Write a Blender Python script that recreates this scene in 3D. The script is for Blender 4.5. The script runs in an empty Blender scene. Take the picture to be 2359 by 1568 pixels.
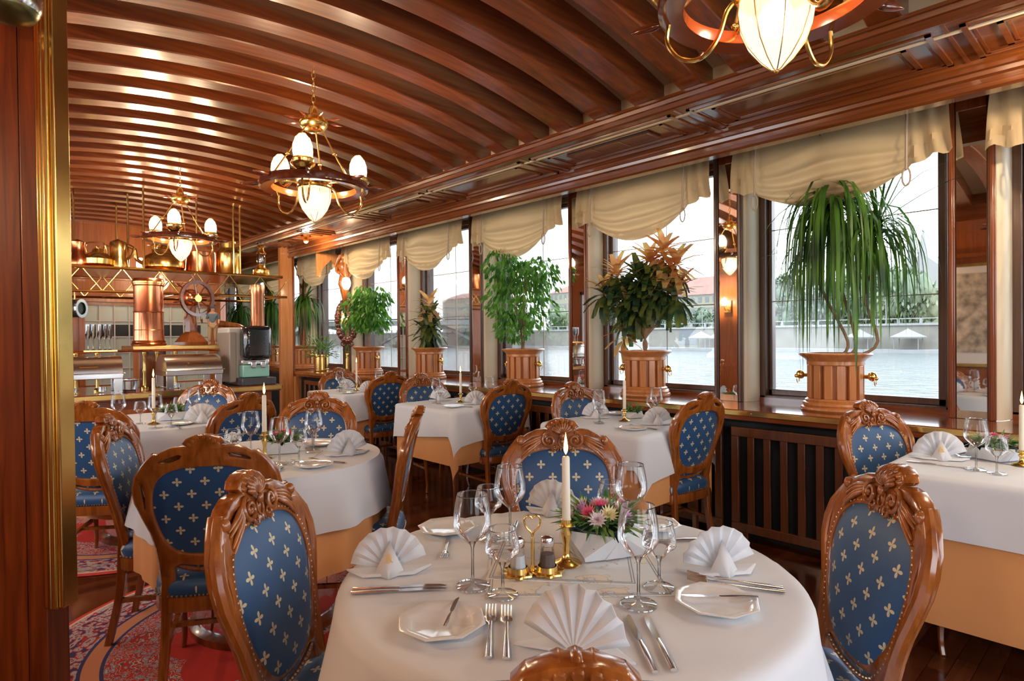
import bpy, bmesh, math, random
from mathutils import Vector, Matrix
random.seed(7)
SC = bpy.context.scene
COL = SC.collection
PI = math.pi
R_ = math.radians

# ------------------------------------------------------------------ camera
HC = 1.30
yaw, pit, rol = R_(43.0637), R_(-0.39), R_(0.46)
fw = Vector((math.sin(yaw)*math.cos(pit), math.cos(yaw)*math.cos(pit), math.sin(pit)))
r0 = Vector((math.cos(yaw), -math.sin(yaw), 0)); u0 = r0.cross(fw)
rt = r0*math.cos(rol) - u0*math.sin(rol); up = r0*math.sin(rol) + u0*math.cos(rol)
cd = bpy.data.cameras.new('camera'); cam = bpy.data.objects.new('camera', cd); COL.objects.link(cam)
cd.sensor_width = 36; cd.sensor_fit = 'HORIZONTAL'; cd.lens = 1400/2359*36; cd.clip_start = .05; cd.clip_end = 2000
cam.matrix_world = Matrix(((rt.x, up.x, -fw.x, 0), (rt.y, up.y, -fw.y, 0), (rt.z, up.z, -fw.z, HC), (0, 0, 0, 1)))
SC.camera = cam
# ------------------------------------------------------------------ world and render settings
W = bpy.data.worlds.new('world'); SC.world = W; W.use_nodes = True
WN = W.node_tree; bg = WN.nodes['Background']
tc = WN.nodes.new('ShaderNodeTexCoord'); sp = WN.nodes.new('ShaderNodeSeparateXYZ'); rp = WN.nodes.new('ShaderNodeValToRGB')
WN.links.new(tc.outputs['Generated'], sp.inputs[0]); WN.links.new(sp.outputs['Z'], rp.inputs[0]); WN.links.new(rp.outputs[0], bg.inputs[0])
rp.color_ramp.elements[0].position = 0.0; rp.color_ramp.elements[0].color = (.80, .86, .92, 1)
rp.color_ramp.elements[1].position = .6; rp.color_ramp.elements[1].color = (.80, .90, 1.0, 1)
bg.inputs[1].default_value = 3.5
SC.view_settings.view_transform = 'Standard'; SC.view_settings.look = 'None'; SC.view_settings.gamma = 1
SC.view_settings.exposure = 0.75; SC.view_settings.use_curve_mapping = False
cy = SC.cycles
try:
    cy.use_denoising = True; cy.max_bounces = 9; cy.diffuse_bounces = 4; cy.glossy_bounces = 4; cy.transmission_bounces = 4
    cy.transparent_max_bounces = 16; cy.sample_clamp_indirect = 4; cy.caustics_reflective = False; cy.caustics_refractive = False
    cy.use_adaptive_sampling = True; cy.adaptive_threshold = .03
except Exception:
    pass

def portal(c, sx, sy, rot):
    l = bpy.data.lights.new('window_daylight_portal', 'AREA'); l.shape = 'RECTANGLE'; l.size = sx; l.size_y = sy; l.cycles.is_portal = True
    o = bpy.data.objects.new('window_daylight_portal', l); COL.objects.link(o); o.location = c; o.rotation_euler = rot
for k in range(-2, 9): portal((4.42, .6+.2+1.386*k+.58, 1.7), 1.7, 1.15, (0, R_(90), 0))
for a, b in ((-1.9, -.4), (3.2, 4.5), (4.8, 6.1), (6.4, 7.7), (8.0, 9.3)): portal((-1.03, (a+b)/2, 1.5), 1.25, b-a, (0, R_(-90), 0))
portal((1.45, -2.45, 1.55), 3.9, 1.5, (R_(90), 0, 0))

# ------------------------------------------------------------------ materials
def nmat(name):
    m = bpy.data.materials.new(name); m.use_nodes = True
    return m, m.node_tree, m.node_tree.nodes['Principled BSDF']
def pset(b, col=None, rough=None, metal=None, coat=None, **k):
    if col is not None: b.inputs['Base Color'].default_value = (*col, 1)
    if rough is not None: b.inputs['Roughness'].default_value = rough
    if metal is not None: b.inputs['Metallic'].default_value = metal
    if coat is not None: b.inputs['Coat Weight'].default_value = coat; b.inputs['Coat Roughness'].default_value = .12
    for kk, v in k.items(): b.inputs[kk.replace('_', ' ')].default_value = v
def mat(name, col, rough=.5, metal=0, coat=0, var=.0, vs=8, bump=0, **k):
    m, t, b = nmat(name); pset(b, col, rough, metal, coat, **k)
    if var or bump:
        o = t.nodes.new('ShaderNodeTexCoord'); n = t.nodes.new('ShaderNodeTexNoise'); n.inputs['Scale'].default_value = vs; n.inputs['Detail'].default_value = 4
        t.links.new(o.outputs['Object'], n.inputs['Vector'])
        if var:
            r = t.nodes.new('ShaderNodeValToRGB'); e = r.color_ramp.elements
            e[0].position = .3; e[1].position = .7
            e[0].color = (*[c*(1-var) for c in col], 1); e[1].color = (*[min(1, c*(1+var)) for c in col], 1)
            t.links.new(n.outputs[0], r.inputs[0]); t.links.new(r.outputs[0], b.inputs['Base Color'])
        if bump:
            bp = t.nodes.new('ShaderNodeBump'); bp.inputs['Strength'].default_value = bump; bp.inputs['Distance'].default_value = .005
            t.links.new(n.outputs[0], bp.inputs['Height']); t.links.new(bp.outputs[0], b.inputs['Normal'])
    return m
def wood(name, c1, c2, axis=2, rough=.3, coat=.5, sc=1.0):
    m, t, b = nmat(name); pset(b, c1, rough, 0, coat)
    o = t.nodes.new('ShaderNodeTexCoord'); mp = t.nodes.new('ShaderNodeMapping'); n = t.nodes.new('ShaderNodeTexNoise')
    s = [26*sc]*3; s[axis] = 1.6*sc; mp.inputs['Scale'].default_value = s
    n.inputs['Scale'].default_value = 1.5; n.inputs['Detail'].default_value = 5; n.inputs['Distortion'].default_value = .6
    r = t.nodes.new('ShaderNodeValToRGB'); e = r.color_ramp.elements; e[0].position = .32; e[1].position = .68
    e[0].color = (*c1, 1); e[1].color = (*c2, 1)
    t.links.new(o.outputs['Object'], mp.inputs[0]); t.links.new(mp.outputs[0], n.inputs['Vector']); t.links.new(n.outputs[0], r.inputs[0]); t.links.new(r.outputs[0], b.inputs['Base Color'])
    return m
def emis(name, col, s):
    m, t, b = nmat(name); t.nodes.remove(b); e = t.nodes.new('ShaderNodeEmission'); e.inputs[0].default_value = (*col, 1); e.inputs[1].default_value = s
    t.links.new(e.outputs[0], t.nodes['Material Output'].inputs[0]); return m
def glassy(name, tint=(.97, .98, .98), ior=1.45, boost=1.0, gl=(1, 1, 1)):
    m, t, b = nmat(name); t.nodes.remove(b)
    tr = t.nodes.new('ShaderNodeBsdfTransparent'); tr.inputs[0].default_value = (*tint, 1)
    g = t.nodes.new('ShaderNodeBsdfGlossy'); g.inputs['Roughness'].default_value = .02; g.inputs[0].default_value = (*gl, 1)
    f = t.nodes.new('ShaderNodeFresnel'); f.inputs[0].default_value = ior
    mu = t.nodes.new('ShaderNodeMath'); mu.operation = 'MULTIPLY'; mu.inputs[1].default_value = boost; mu.use_clamp = True
    mx = t.nodes.new('ShaderNodeMixShader')
    t.links.new(f.outputs[0], mu.inputs[0]); t.links.new(mu.outputs[0], mx.inputs[0]); t.links.new(tr.outputs[0], mx.inputs[1]); t.links.new(g.outputs[0], mx.inputs[2])
    t.links.new(mx.outputs[0], t.nodes['Material Output'].inputs[0]); return m
def mathn(t, op, a, b=None, c=None):
    n = t.nodes.new('ShaderNodeMath'); n.operation = op
    for i, v in enumerate((a, b, c)):
        if v is None: continue
        if isinstance(v, (int, float)): n.inputs[i].default_value = v
        else: t.links.new(v, n.inputs[i])
    return n.outputs[0]
def fabric(name, ax):
    m, t, b = nmat(name); pset(b, (.03, .1, .27), .45, 0, 0, Sheen_Weight=.5, Sheen_Roughness=.4); b.inputs['Sheen Tint'].default_value = (.55, .75, 1, 1)
    o = t.nodes.new('ShaderNodeTexCoord'); s = t.nodes.new('ShaderNodeSeparateXYZ'); t.links.new(o.outputs['Object'], s.inputs[0])
    X, Y = s.outputs[0], s.outputs[ax]
    ms = []
    for ox, oy in ((0, 0), (.045, .045)):
        a = mathn(t, 'SUBTRACT', mathn(t, 'FLOORED_MODULO', mathn(t, 'ADD', X, ox+5.001), .09), .045)
        c = mathn(t, 'SUBTRACT', mathn(t, 'FLOORED_MODULO', mathn(t, 'ADD', Y, oy+5.004), .09), .045)
        rr = mathn(t, 'SQRT', mathn(t, 'ADD', mathn(t, 'MULTIPLY', a, a), mathn(t, 'MULTIPLY', c, c)))
        th = mathn(t, 'ARCTAN2', c, a)
        k = mathn(t, 'POWER', mathn(t, 'ABSOLUTE', mathn(t, 'COSINE', mathn(t, 'MULTIPLY', th, 2))), 1.1)
        ms.append(mathn(t, 'LESS_THAN', rr, mathn(t, 'MULTIPLY', k, .0158)))
    mk = mathn(t, 'MAXIMUM', ms[0], ms[1])
    mx = t.nodes.new('ShaderNodeMix'); mx.data_type = 'RGBA'; t.links.new(mk, mx.inputs[0])
    mx.inputs[6].default_value = (.020, .080, .205, 1); mx.inputs[7].default_value = (.66, .57, .36, 1)
    t.links.new(mx.outputs[2], b.inputs['Base Color'])
    return m

ORANGE1, ORANGE2 = (.33, .085, .016), (.50, .16, .035)
M = {}
M['chair'] = wood('chair_wood', (.21, .052, .007), (.40, .122, .020), 2, .22, .8)
M['carve'] = wood('carved_wood', (.24, .068, .014), (.44, .15, .038), 2, .25, .8)
M['rib'] = wood('rib_wood', (.105, .018, .002), (.24, .052, .005), 0, .24, 1.0)
rb_ = M['rib'].node_tree.nodes['Principled BSDF']; rb_.inputs['Coat IOR'].default_value = 1.7; rb_.inputs['Coat Roughness'].default_value = .16; rb_.inputs['Roughness'].default_value = .38
M['plank'] = mat('cream_plank', (.60, .50, .36), .5)
M['corn'] = wood('cornice_wood', (.115, .027, .006), (.20, .055, .012), 1, .24, .9)
M['frame'] = wood('window_frame_wood', (.085, .045, .032), (.14, .075, .052), 2, .35, .4)
M['pillar'] = wood('pillar_wood', (.15, .034, .007), (.25, .064, .013), 2, .28, .7)
M['sill'] = wood('sill_wood', (.19, .045, .014), (.29, .082, .026), 1, .13, 1.0)
M['heat'] = wood('slat_wood', (.13, .04, .014), (.2, .065, .024), 2, .35, .4)
M['oak'] = wood('planter_wood', (.46, .17, .05), (.62, .26, .09), 2, .34, .4)
M['panel'] = wood('panel_wood', (.27, .062, .010), (.40, .115, .02), 2, .35, .4)
M['door'] = wood('door_wood', (.085, .011, .0015), (.22, .040, .004), 2, .4, .1, 1.3)
M['cream'] = mat('cream_paint', (.74, .64, .46), .45)
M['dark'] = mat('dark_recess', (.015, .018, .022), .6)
M['brass'] = mat('brass', (.83, .56, .18), .2, 1, var=.08, vs=14)
M['brassd'] = mat('aged_brass', (.55, .36, .12), .28, 1, var=.15, vs=20)
M['copper'] = mat('copper', (.85, .33, .16), .22, 1, var=.12, vs=12)
M['steel'] = mat('stainless_steel', (.72, .72, .72), .18, 1)
M['silver'] = mat('silver', (.85, .85, .86), .14, 1)
M['chrome'] = mat('chrome', (.8, .8, .82), .1, 1)
M['white'] = mat('white_linen', (.72, .75, .80), .75, var=.03, vs=3, bump=.15)
M['peach'] = mat('peach_linen', (.78, .36, .13), .75, var=.06, vs=3, bump=.15)
M['nap'] = mat('napkin_linen', (.80, .82, .86), .7)
M['china'] = mat('white_china', (.80, .80, .80), .12, 0, .6)
M['glass'] = glassy('drinking_glass', (.965, .975, .98), 1.45, .75)
M['pane'] = glassy('window_glass', (.97, .98, .98), 1.45, .8)
M['mirror'] = mat('mirror_glass', (.88, .86, .83), .02, 1)
M['wax'] = mat('candle_wax', (.86, .80, .66), .4, 0, 0, Subsurface_Weight=.2, Subsurface_Radius=(.02, .012, .006))
M['flame'] = emis('candle_flame', (1, .42, .09), 9)
M['globe'] = emis('lit_glass_globe', (1, .80, .55), 7)
M['iron'] = mat('black_metal', (.02, .02, .022), .35)
M['mahog'] = wood('mahogany', (.10, .02, .008), (.17, .04, .014), 0, .12, 1.0)
M['inner'] = mat('red_lacquer', (.55, .10, .02), .2, 0, .8)
M['curt'] = mat('curtain_silk', (.66, .47, .25), .5, 0, 0, var=.06, vs=5, Sheen_Weight=.3)
M['cord'] = mat('curtain_cord', (.42, .33, .24), .7)
M['fabz'] = fabric('blue_fleur_fabric', 2); M['faby'] = fabric('blue_fleur_seat_fabric', 1)
M['nail'] = mat('brass_nails', (.72, .62, .42), .3, 1)
M['soil'] = mat('soil', (.05, .03, .02), .9)
M['bark'] = mat('bark', (.30, .19, .11), .8, var=.25, vs=30)
def leafm(name, c1, c2, sc=9, tl=.35):
    m, t, b = nmat(name); pset(b, c1, .42)
    o = t.nodes.new('ShaderNodeTexCoord'); n = t.nodes.new('ShaderNodeTexNoise'); n.inputs['Scale'].default_value = sc; n.inputs['Detail'].default_value = 1
    r = t.nodes.new('ShaderNodeValToRGB'); e = r.color_ramp.elements; e[0].position = .36; e[1].position = .64; e[0].color = (*c1, 1); e[1].color = (*c2, 1)
    t.links.new(o.outputs['Object'], n.inputs['Vector']); t.links.new(n.outputs[0], r.inputs[0]); t.links.new(r.outputs[0], b.inputs['Base Color'])
    tr = t.nodes.new('ShaderNodeBsdfTranslucent'); t.links.new(r.outputs[0], tr.inputs[0]); mx = t.nodes.new('ShaderNodeMixShader'); mx.inputs[0].default_value = tl
    t.links.new(b.outputs[0], mx.inputs[1]); t.links.new(tr.outputs[0], mx.inputs[2]); t.links.new(mx.outputs[0], t.nodes['Material Output'].inputs[0])
    return m
def translucent(m, tl):
    t = m.node_tree; b = t.nodes['Principled BSDF']; tr = t.nodes.new('ShaderNodeBsdfTranslucent'); tr.inputs[0].default_value = b.inputs['Base Color'].default_value
    mx = t.nodes.new('ShaderNodeMixShader'); mx.inputs[0].default_value = tl
    t.links.new(b.outputs[0], mx.inputs[1]); t.links.new(tr.outputs[0], mx.inputs[2]); t.links.new(mx.outputs[0], t.nodes['Material Output'].inputs[0])
translucent(M['curt'], .40); translucent(M['nap'], .15)
M['ficus'] = leafm('ficus_leaves', (.05, .19, .025), (.17, .42, .06), 9, .45)
M['drac'] = leafm('dracaena_leaves', (.02, .075, .018), (.14, .32, .04), 4)
M['crot'] = leafm('croton_leaves', (.02, .07, .03), (.16, .20, .04), 12)
M['crotb'] = leafm('croton_bright_leaves', (.74, .28, .10), (.90, .68, .26), 7, .62)
M['herb'] = leafm('small_green_leaves', (.05, .16, .03), (.25, .42, .12), 30)
M['farleaf'] = leafm('far_tree_leaves', (.10, .15, .095), (.22, .25, .15), .25, .1)

# ------------------------------------------------------------------ mesh builder
class MB:
    def __init__(s): s.v = []; s.f = []
    def add(s, v, f):
        o = len(s.v); s.v += [tuple(p) for p in v]; s.f += [tuple(i+o for i in q) for q in f]; return s
    def box(s, c, d, rot=None):
        v = [Vector(((i-.5)*d[0], (j-.5)*d[1], (k-.5)*d[2])) for i in (0, 1) for j in (0, 1) for k in (0, 1)]
        if rot is not None: v = [rot @ p for p in v]
        v = [p+Vector(c) for p in v]
        return s.add(v, [(0, 1, 3, 2), (4, 6, 7, 5), (0, 4, 5, 1), (2, 3, 7, 6), (0, 2, 6, 4), (1, 5, 7, 3)])
    def bb(s, x0, x1, y0, y1, z0, z1): return s.box(((x0+x1)/2, (y0+y1)/2, (z0+z1)/2), (x1-x0, y1-y0, z1-z0))
    def tube(s, pts, r, n=8, closed=False, asp=1.0, upv=(0, 0, 1), tw=0):
        P = [Vector(p) for p in pts]; m = len(P); rs = r if isinstance(r, (list, tuple)) else [r]*m
        vs = []; prev = None
        for i, p in enumerate(P):
            if closed: tg = P[(i+1) % m]-P[i-1]
            else: tg = P[min(i+1, m-1)]-P[max(i-1, 0)]
            if tg.length < 1e-9: tg = Vector((0, 0, 1))
            tg.normalize()
            if prev is None:
                a = Vector(upv) if abs(tg.dot(Vector(upv))) < .95 else Vector((1, 0, 0))
                nx = (a - tg*a.dot(tg)).normalized()
            else:
                nx = (prev - tg*prev.dot(tg))
                nx = nx.normalized() if nx.length > 1e-6 else tg.orthogonal().normalized()
            prev = nx; ny = tg.cross(nx)
            for k in range(n):
                a = 2*PI*k/n + tw
                vs.append(p + nx*math.cos(a)*rs[i] + ny*math.sin(a)*rs[i]*asp)
        fs = []
        for i in range(m if closed else m-1):
            j = (i+1) % m
            for k in range(n):
                k2 = (k+1) % n; fs.append((i*n+k, i*n+k2, j*n+k2, j*n+k))
        if not closed: fs.append(tuple(range(n-1, -1, -1))); fs.append(tuple((m-1)*n+k for k in range(n)))
        return s.add(vs, fs)
    def lathe(s, prof, n=24, c=(0, 0, 0), mtx=None, a0=0, a1=2*PI, sq=None):
        vs = []; full = abs(a1-a0-2*PI) < 1e-6; cnt = n if full else n+1
        for (r, z) in prof:
            for k in range(cnt):
                a = a0+(a1-a0)*k/n; rr = r*(sq(a) if sq else 1)
                p = Vector((rr*math.cos(a), rr*math.sin(a), z))
                if mtx: p = mtx @ p
                vs.append(p+Vector(c))
        fs = []
        for i in range(len(prof)-1):
            for k in range(n if full else n):
                k2 = (k+1) % cnt if full else k+1
                fs.append((i*cnt+k, i*cnt+k2, (i+1)*cnt+k2, (i+1)*cnt+k))
        return s.add(vs, fs)
    def ball(s, c, r, n=10, m=6, mtx=None):
        rr = (r, r, r) if isinstance(r, (int, float)) else r
        vs = []
        for i in range(m+1):
            t = PI*i/m
            for k in range(n):
                a = 2*PI*k/n; p = Vector((rr[0]*math.sin(t)*math.cos(a), rr[1]*math.sin(t)*math.sin(a), rr[2]*math.cos(t)))
                if mtx: p = mtx @ p
                vs.append(p+Vector(c))
        fs = [(i*n+k, (i+1)*n+k, (i+1)*n+(k+1) % n, i*n+(k+1) % n) for i in range(m) for k in range(n)]
        return s.add(vs, fs)
    def leaf(s, p, d, nrm, L, w, curl=.2, seg=3, tip=.04):
        d = Vector(d).normalized(); nrm = Vector(nrm); sd = d.cross(nrm)
        sd = sd.normalized() if sd.length > 1e-4 else d.orthogonal().normalized()
        nn = sd.cross(d); p = Vector(p); vs = []
        for i in range(seg+1):
            t = i/seg; c = p + d*L*t - nn*curl*L*t*t
            ww = w*(math.sin(PI*min(1, t*.86+.07))**.8)*.5
            if i == seg: ww = w*tip
            vs += [c-sd*ww, c+sd*ww]
        return s.add(vs, [(2*i, 2*i+1, 2*i+3, 2*i+2) for i in range(seg)])
    def blade(s, p, d, L, w, droop, seg=6, sd=None):
        d = Vector(d).normalized(); q = Vector(p); st = L/seg; vs = []
        for i in range(seg+1):
            t = i/seg
            sdv = d.cross(Vector((0, 0, 1)))
            sdv = sdv.normalized() if sdv.length > 1e-3 else Vector((1, 0, 0))
            ww = w*.5*(min(1, .55+t*2) if t < .3 else (1-t)**.6+.02)
            vs += [q-sdv*ww, q+sdv*ww]
            q = q+d*st; d = (d+Vector((0, 0, -1))*droop*st*(1+t)).normalized()
        return s.add(vs, [(2*i, 2*i+1, 2*i+3, 2*i+2) for i in range(seg)])
    def mesh(s, name, m, ang=38):
        me = bpy.data.meshes.new(name); me.from_pydata(s.v, [], s.f); me.materials.append(M[m] if isinstance(m, str) else m)
        me.polygons.foreach_set('use_smooth', [True]*len(me.polygons)); me.update()
        try: me.set_sharp_from_angle(angle=R_(ang))
        except Exception: pass
        return me
    def obj(s, name, m, parent=None, loc=None, ang=38, bev=0):
        o = bpy.data.objects.new(name, s.mesh(name, m, ang)); COL.objects.link(o)
        if parent is not None: o.parent = parent
        if loc: o.location = loc
        if bev:
            b = o.modifiers.new('bevel', 'BEVEL'); b.width = bev; b.segments = 2; b.limit_method = 'ANGLE'; b.angle_limit = R_(40)
        return o
def tag(o, label, cat, group=None, kind=None):
    o['label'] = label; o['category'] = cat
    if group: o['group'] = group
    if kind: o['kind'] = kind
    return o
def thing(name, label, cat, loc=(0, 0, 0), rz=0, group=None):
    o = bpy.data.objects.new(name, None); COL.objects.link(o); o.location = loc; o.rotation_euler = (0, 0, rz); o.empty_display_size = .1
    return tag(o, label, cat, group)
def st(o): o['kind'] = 'structure'; return o
def kids(o): return [c for c in bpy.data.objects if c.parent == o]
def dup(root, loc, rz, label=None, group=None, sc=None):
    def cp(o, par):
        c = o.copy(); COL.objects.link(c)
        if par is not None: c.parent = par
        for ch in tree[o.name]: cp(ch, c)
        return c
    tree = {}
    def walk(o):
        tree[o.name] = list(o.children)
        for c in o.children: walk(c)
    walk(root); r = cp(root, None); r.location = loc; r.rotation_euler = (0, 0, rz)
    if sc: r.scale = sc
    if label: r['label'] = label
    if group: r['group'] = group
    return r
def crom(P, n=6, closed=True):
    out = []; m = len(P)
    for i in range(m if closed else m-1):
        p0, p1, p2, p3 = (P[(i-1) % m], P[i], P[(i+1) % m], P[(i+2) % m]) if closed else (P[max(i-1, 0)], P[i], P[i+1], P[min(i+2, m-1)])
        for k in range(n):
            t = k/n
            out.append(tuple(.5*((2*p1[j])+(-p0[j]+p2[j])*t+(2*p0[j]-5*p1[j]+4*p2[j]-p3[j])*t*t+(-p0[j]+3*p1[j]-3*p2[j]+p3[j])*t**3) for j in range(len(p1))))
    if not closed: out.append(tuple(P[-1]))
    return out
def curve3(pts, n=6): return crom(pts, n, False)
def flat_mesh(contours, thick, bevel, fmap, cutu=(), cutv=()):
    cu = bpy.data.curves.new('tmp', 'CURVE'); cu.dimensions = '2D'; cu.fill_mode = 'BOTH'; cu.extrude = thick/2; cu.bevel_depth = bevel; cu.bevel_resolution = 1
    for c in contours:
        s = cu.splines.new('POLY'); s.points.add(len(c)-1); s.use_cyclic_u = True
        for i, p in enumerate(c): s.points[i].co = (p[0], p[1], 0, 1)
    o = bpy.data.objects.new('tmp', cu); COL.objects.link(o); bpy.context.view_layer.update()
    me = bpy.data.meshes.new_from_object(o.evaluated_get(bpy.context.evaluated_depsgraph_get()))
    bpy.data.objects.remove(o); bpy.data.curves.remove(cu)
    bm = bmesh.new(); bm.from_mesh(me)
    bmesh.ops.remove_doubles(bm, verts=bm.verts, dist=1e-5)
    for u in cutu: bmesh.ops.bisect_plane(bm, geom=bm.verts[:]+bm.edges[:]+bm.faces[:], plane_co=(u, 0, 0), plane_no=(1, 0, 0))
    for v in cutv: bmesh.ops.bisect_plane(bm, geom=bm.verts[:]+bm.edges[:]+bm.faces[:], plane_co=(0, v, 0), plane_no=(0, 1, 0))
    for v in bm.verts: v.co = fmap(v.co.x, v.co.y, v.co.z)
    bmesh.ops.recalc_face_normals(bm, faces=bm.faces)
    bm.to_mesh(me); bm.free()
    me.polygons.foreach_set('use_smooth', [True]*len(me.polygons))
    try: me.set_sharp_from_angle(angle=R_(40))
    except Exception: pass
    return me
def mobj(name, me, m, parent=None):
    me.materials.clear(); me.materials.append(M[m]); o = bpy.data.objects.new(name, me); COL.objects.link(o)
    if parent is not None: o.parent = parent
    return o

# ================================================================== THE ROOM
XC, ZS = 3.0, 2.57          # inner edge and height of the panelled soffit
PY0, PW, PP = .60, .20, 1.386
def rz_(x): return 2.845-.09*(x-1.55)**2
# floor
m, t, b = nmat('parquet'); pset(b, (.12, .03, .01), .2, 0, .7)
o_ = t.nodes.new('ShaderNodeTexCoord'); br = t.nodes.new('ShaderNodeTexBrick'); mp = t.nodes.new('ShaderNodeMapping'); mp.inputs['Rotation'].default_value = (0, 0, R_(0))
br.inputs['Scale'].default_value = 1; br.inputs['Brick Width'].default_value = .42; br.inputs['Row Height'].default_value = .07; br.inputs['Mortar Size'].default_value = .0012; br.offset = .37
br.inputs['Color1'].default_value = (.11, .024, .008, 1); br.inputs['Color2'].default_value = (.27, .075, .024, 1); br.inputs['Mortar'].default_value = (.02, .008, .004, 1); br.inputs['Bias'].default_value = -.1
nz = t.nodes.new('ShaderNodeTexNoise'); mp2 = t.nodes.new('ShaderNodeMapping'); mp2.inputs['Scale'].default_value = (3, 40, 3); nz.inputs['Scale'].default_value = 1.5
mxx = t.nodes.new('ShaderNodeMix'); mxx.data_type = 'RGBA'; mxx.blend_type = 'MULTIPLY'; mxx.inputs[0].default_value = .5
t.links.new(o_.outputs['Object'], mp.inputs[0]); t.links.new(mp.outputs[0], br.inputs['Vector']); t.links.new(o_.outputs['Object'], mp2.inputs[0]); t.links.new(mp2.outputs[0], nz.inputs['Vector'])
t.links.new(br.outputs[0], mxx.inputs[6]); t.links.new(nz.outputs[0], mxx.inputs[7]); t.links.new(mxx.outputs[2], b.inputs['Base Color'])
M['parquet'] = m
st(MB().bb(-1.0, 4.4, -2.4, 13.8, -.08, 0).obj('floor', 'parquet'))
# ceiling: cream planks and brown ribs
YE = 13.6
g = MB(); xs = [-.02+i*(3.16+.02)/28 for i in range(29)]
for i, x in enumerate(xs):
    for dz in (.145, .17): g.v += [(x, -2.3, rz_(x)+dz), (x, YE, rz_(x)+dz)]
for i in range(28):
    a = i*4; c = a+4; g.f += [(a, c, c+1, a+1), (a+2, a+3, c+3, c+2), (a, a+2, c+2, c), (a+1, c+1, c+3, a+3)]
ceil = st(g.obj('ceiling', 'plank', ang=60))
xs = [.0+i*3.12/26 for i in range(27)]
g = MB()
for i, x in enumerate(xs):
    zb = rz_(x); zt = zb+.15
    if i == 26: zb += .06
    g.v += [(x, 0, zb+.006), (x, .006, zb), (x, .128, zb), (x, .134, zb+.006), (x, .134, zt), (x, 0, zt)]
for i in range(26):
    for k in range(6): a = i*6+k; c = i*6+(k+1) % 6; g.f.append((a, c, c+6, a+6))
g.f += [(0, 5, 4, 3, 2, 1), tuple(26*6+k for k in range(6))]
rib_me = g.mesh('ceiling_rib', 'rib', 30)
k = -13
while 2.003+.3105*k < YE-.2:
    o = bpy.data.objects.new('ceiling_rib', rib_me); COL.objects.link(o); o.location = (0, 2.003+.3105*k, 0); o.parent = ceil; k += 1
# soffit, crown and fascia along the window side (right)
def prof_y(prof, y0, y1, m, name, parent=None, ang=30):
    g = MB(); n = len(prof)
    for y in (y0, y1): g.v += [(p[0], y, p[1]) for p in prof]
    g.f += [(i, (i+1) % n, n+(i+1) % n, n+i) for i in range(n)]; g.f += [tuple(range(n)), tuple(range(2*n-1, n-1, -1))]
    return g.obj(name, m, parent, ang=ang)
Y0, Y1 = -2.3, YE
tr = st(prof_y([(3.0, ZS+.03), (3.0, ZS), (3.02, ZS-.004), (4.35, ZS), (4.35, ZS+.35), (3.13, ZS+.35), (3.13, ZS+.1), (3.05, ZS+.09)], Y0, Y1, 'corn', 'trim_1'))
prof_y([(3.0, ZS-.006), (2.985, ZS), (2.975, ZS+.02), (2.99, ZS+.035), (2.985, ZS+.055), (3.0, ZS+.07), (3.0, ZS+.085), (3.06, ZS+.09), (3.02, ZS)], Y0, Y1, 'corn', 'crown_moulding', tr)
fa = st(prof_y([(3.55, 2.425), (3.535, 2.435), (3.535, 2.455), (3.55, 2.462), (3.55, 2.485), (3.53, 2.492), (3.525, 2.51), (3.54, 2.525), (3.54, 2.545), (3.525, 2.552), (3.525, ZS-.001), (3.62, ZS-.001), (3.62, 2.425)], Y0, Y1, 'corn', 'trim_2'))
st(MB().bb(3.115, 3.135, Y0, Y1, ZS+.35-.36, ZS+.38).obj('wall_right_frieze', 'cream'))
# soffit panels with raised mouldings, some with vent grilles
kp = 0; yb = .62-1.26*2
while yb < YE-1.3:
    g = MB()
    for ins, w, dz in ((.05, .022, .012), (.08, .012, .006), (.16, .022, .011), (.19, .012, .006)):
        x0, x1, a0, a1 = 3.025+ins*.75, 3.525-ins*.6, yb+ins, yb+1.26-ins
        g.bb(x0, x0+w*.7, a0, a1, ZS-dz, ZS); g.bb(x1-w*.7, x1, a0, a1, ZS-dz, ZS); g.bb(x0, x1, a0, a0+w, ZS-dz, ZS); g.bb(x0, x1, a1-w, a1, ZS-dz, ZS)
    g.bb(3.02, 3.53, yb-.008, yb+.008, ZS-.006, ZS)
    g.obj('soffit_panel', 'corn', tr)
    if kp % 2 == 1 and yb > 0:
        v = tag(thing('vent_grille', 'x', 'vent', (3.27, yb+.63, ZS-.012)), 'wooden vent grille set in the soffit panel, %s' % {3: 'nearer one beside the hanging lamp wheel', 5: 'farther one behind the middle chandelier'}.get(kp, 'far one toward the end of the room'), 'vent', 'vent grilles in the soffit')
        f = MB().bb(-.075, .075, -.33, .33, .0, .008); f.obj('backing', 'dark', v)
        f = MB()
        for q in range(11): f.bb(-.07+q*.0135, -.064+q*.0135, -.33, .33, -.006, .0)
        for q in (-.33, -.11, .11, .33): f.bb(-.075, .075, q-.006, q+.006, -.008, .001)
        f.obj('slats', 'corn', v)
    yb += 1.26; kp += 1
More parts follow.
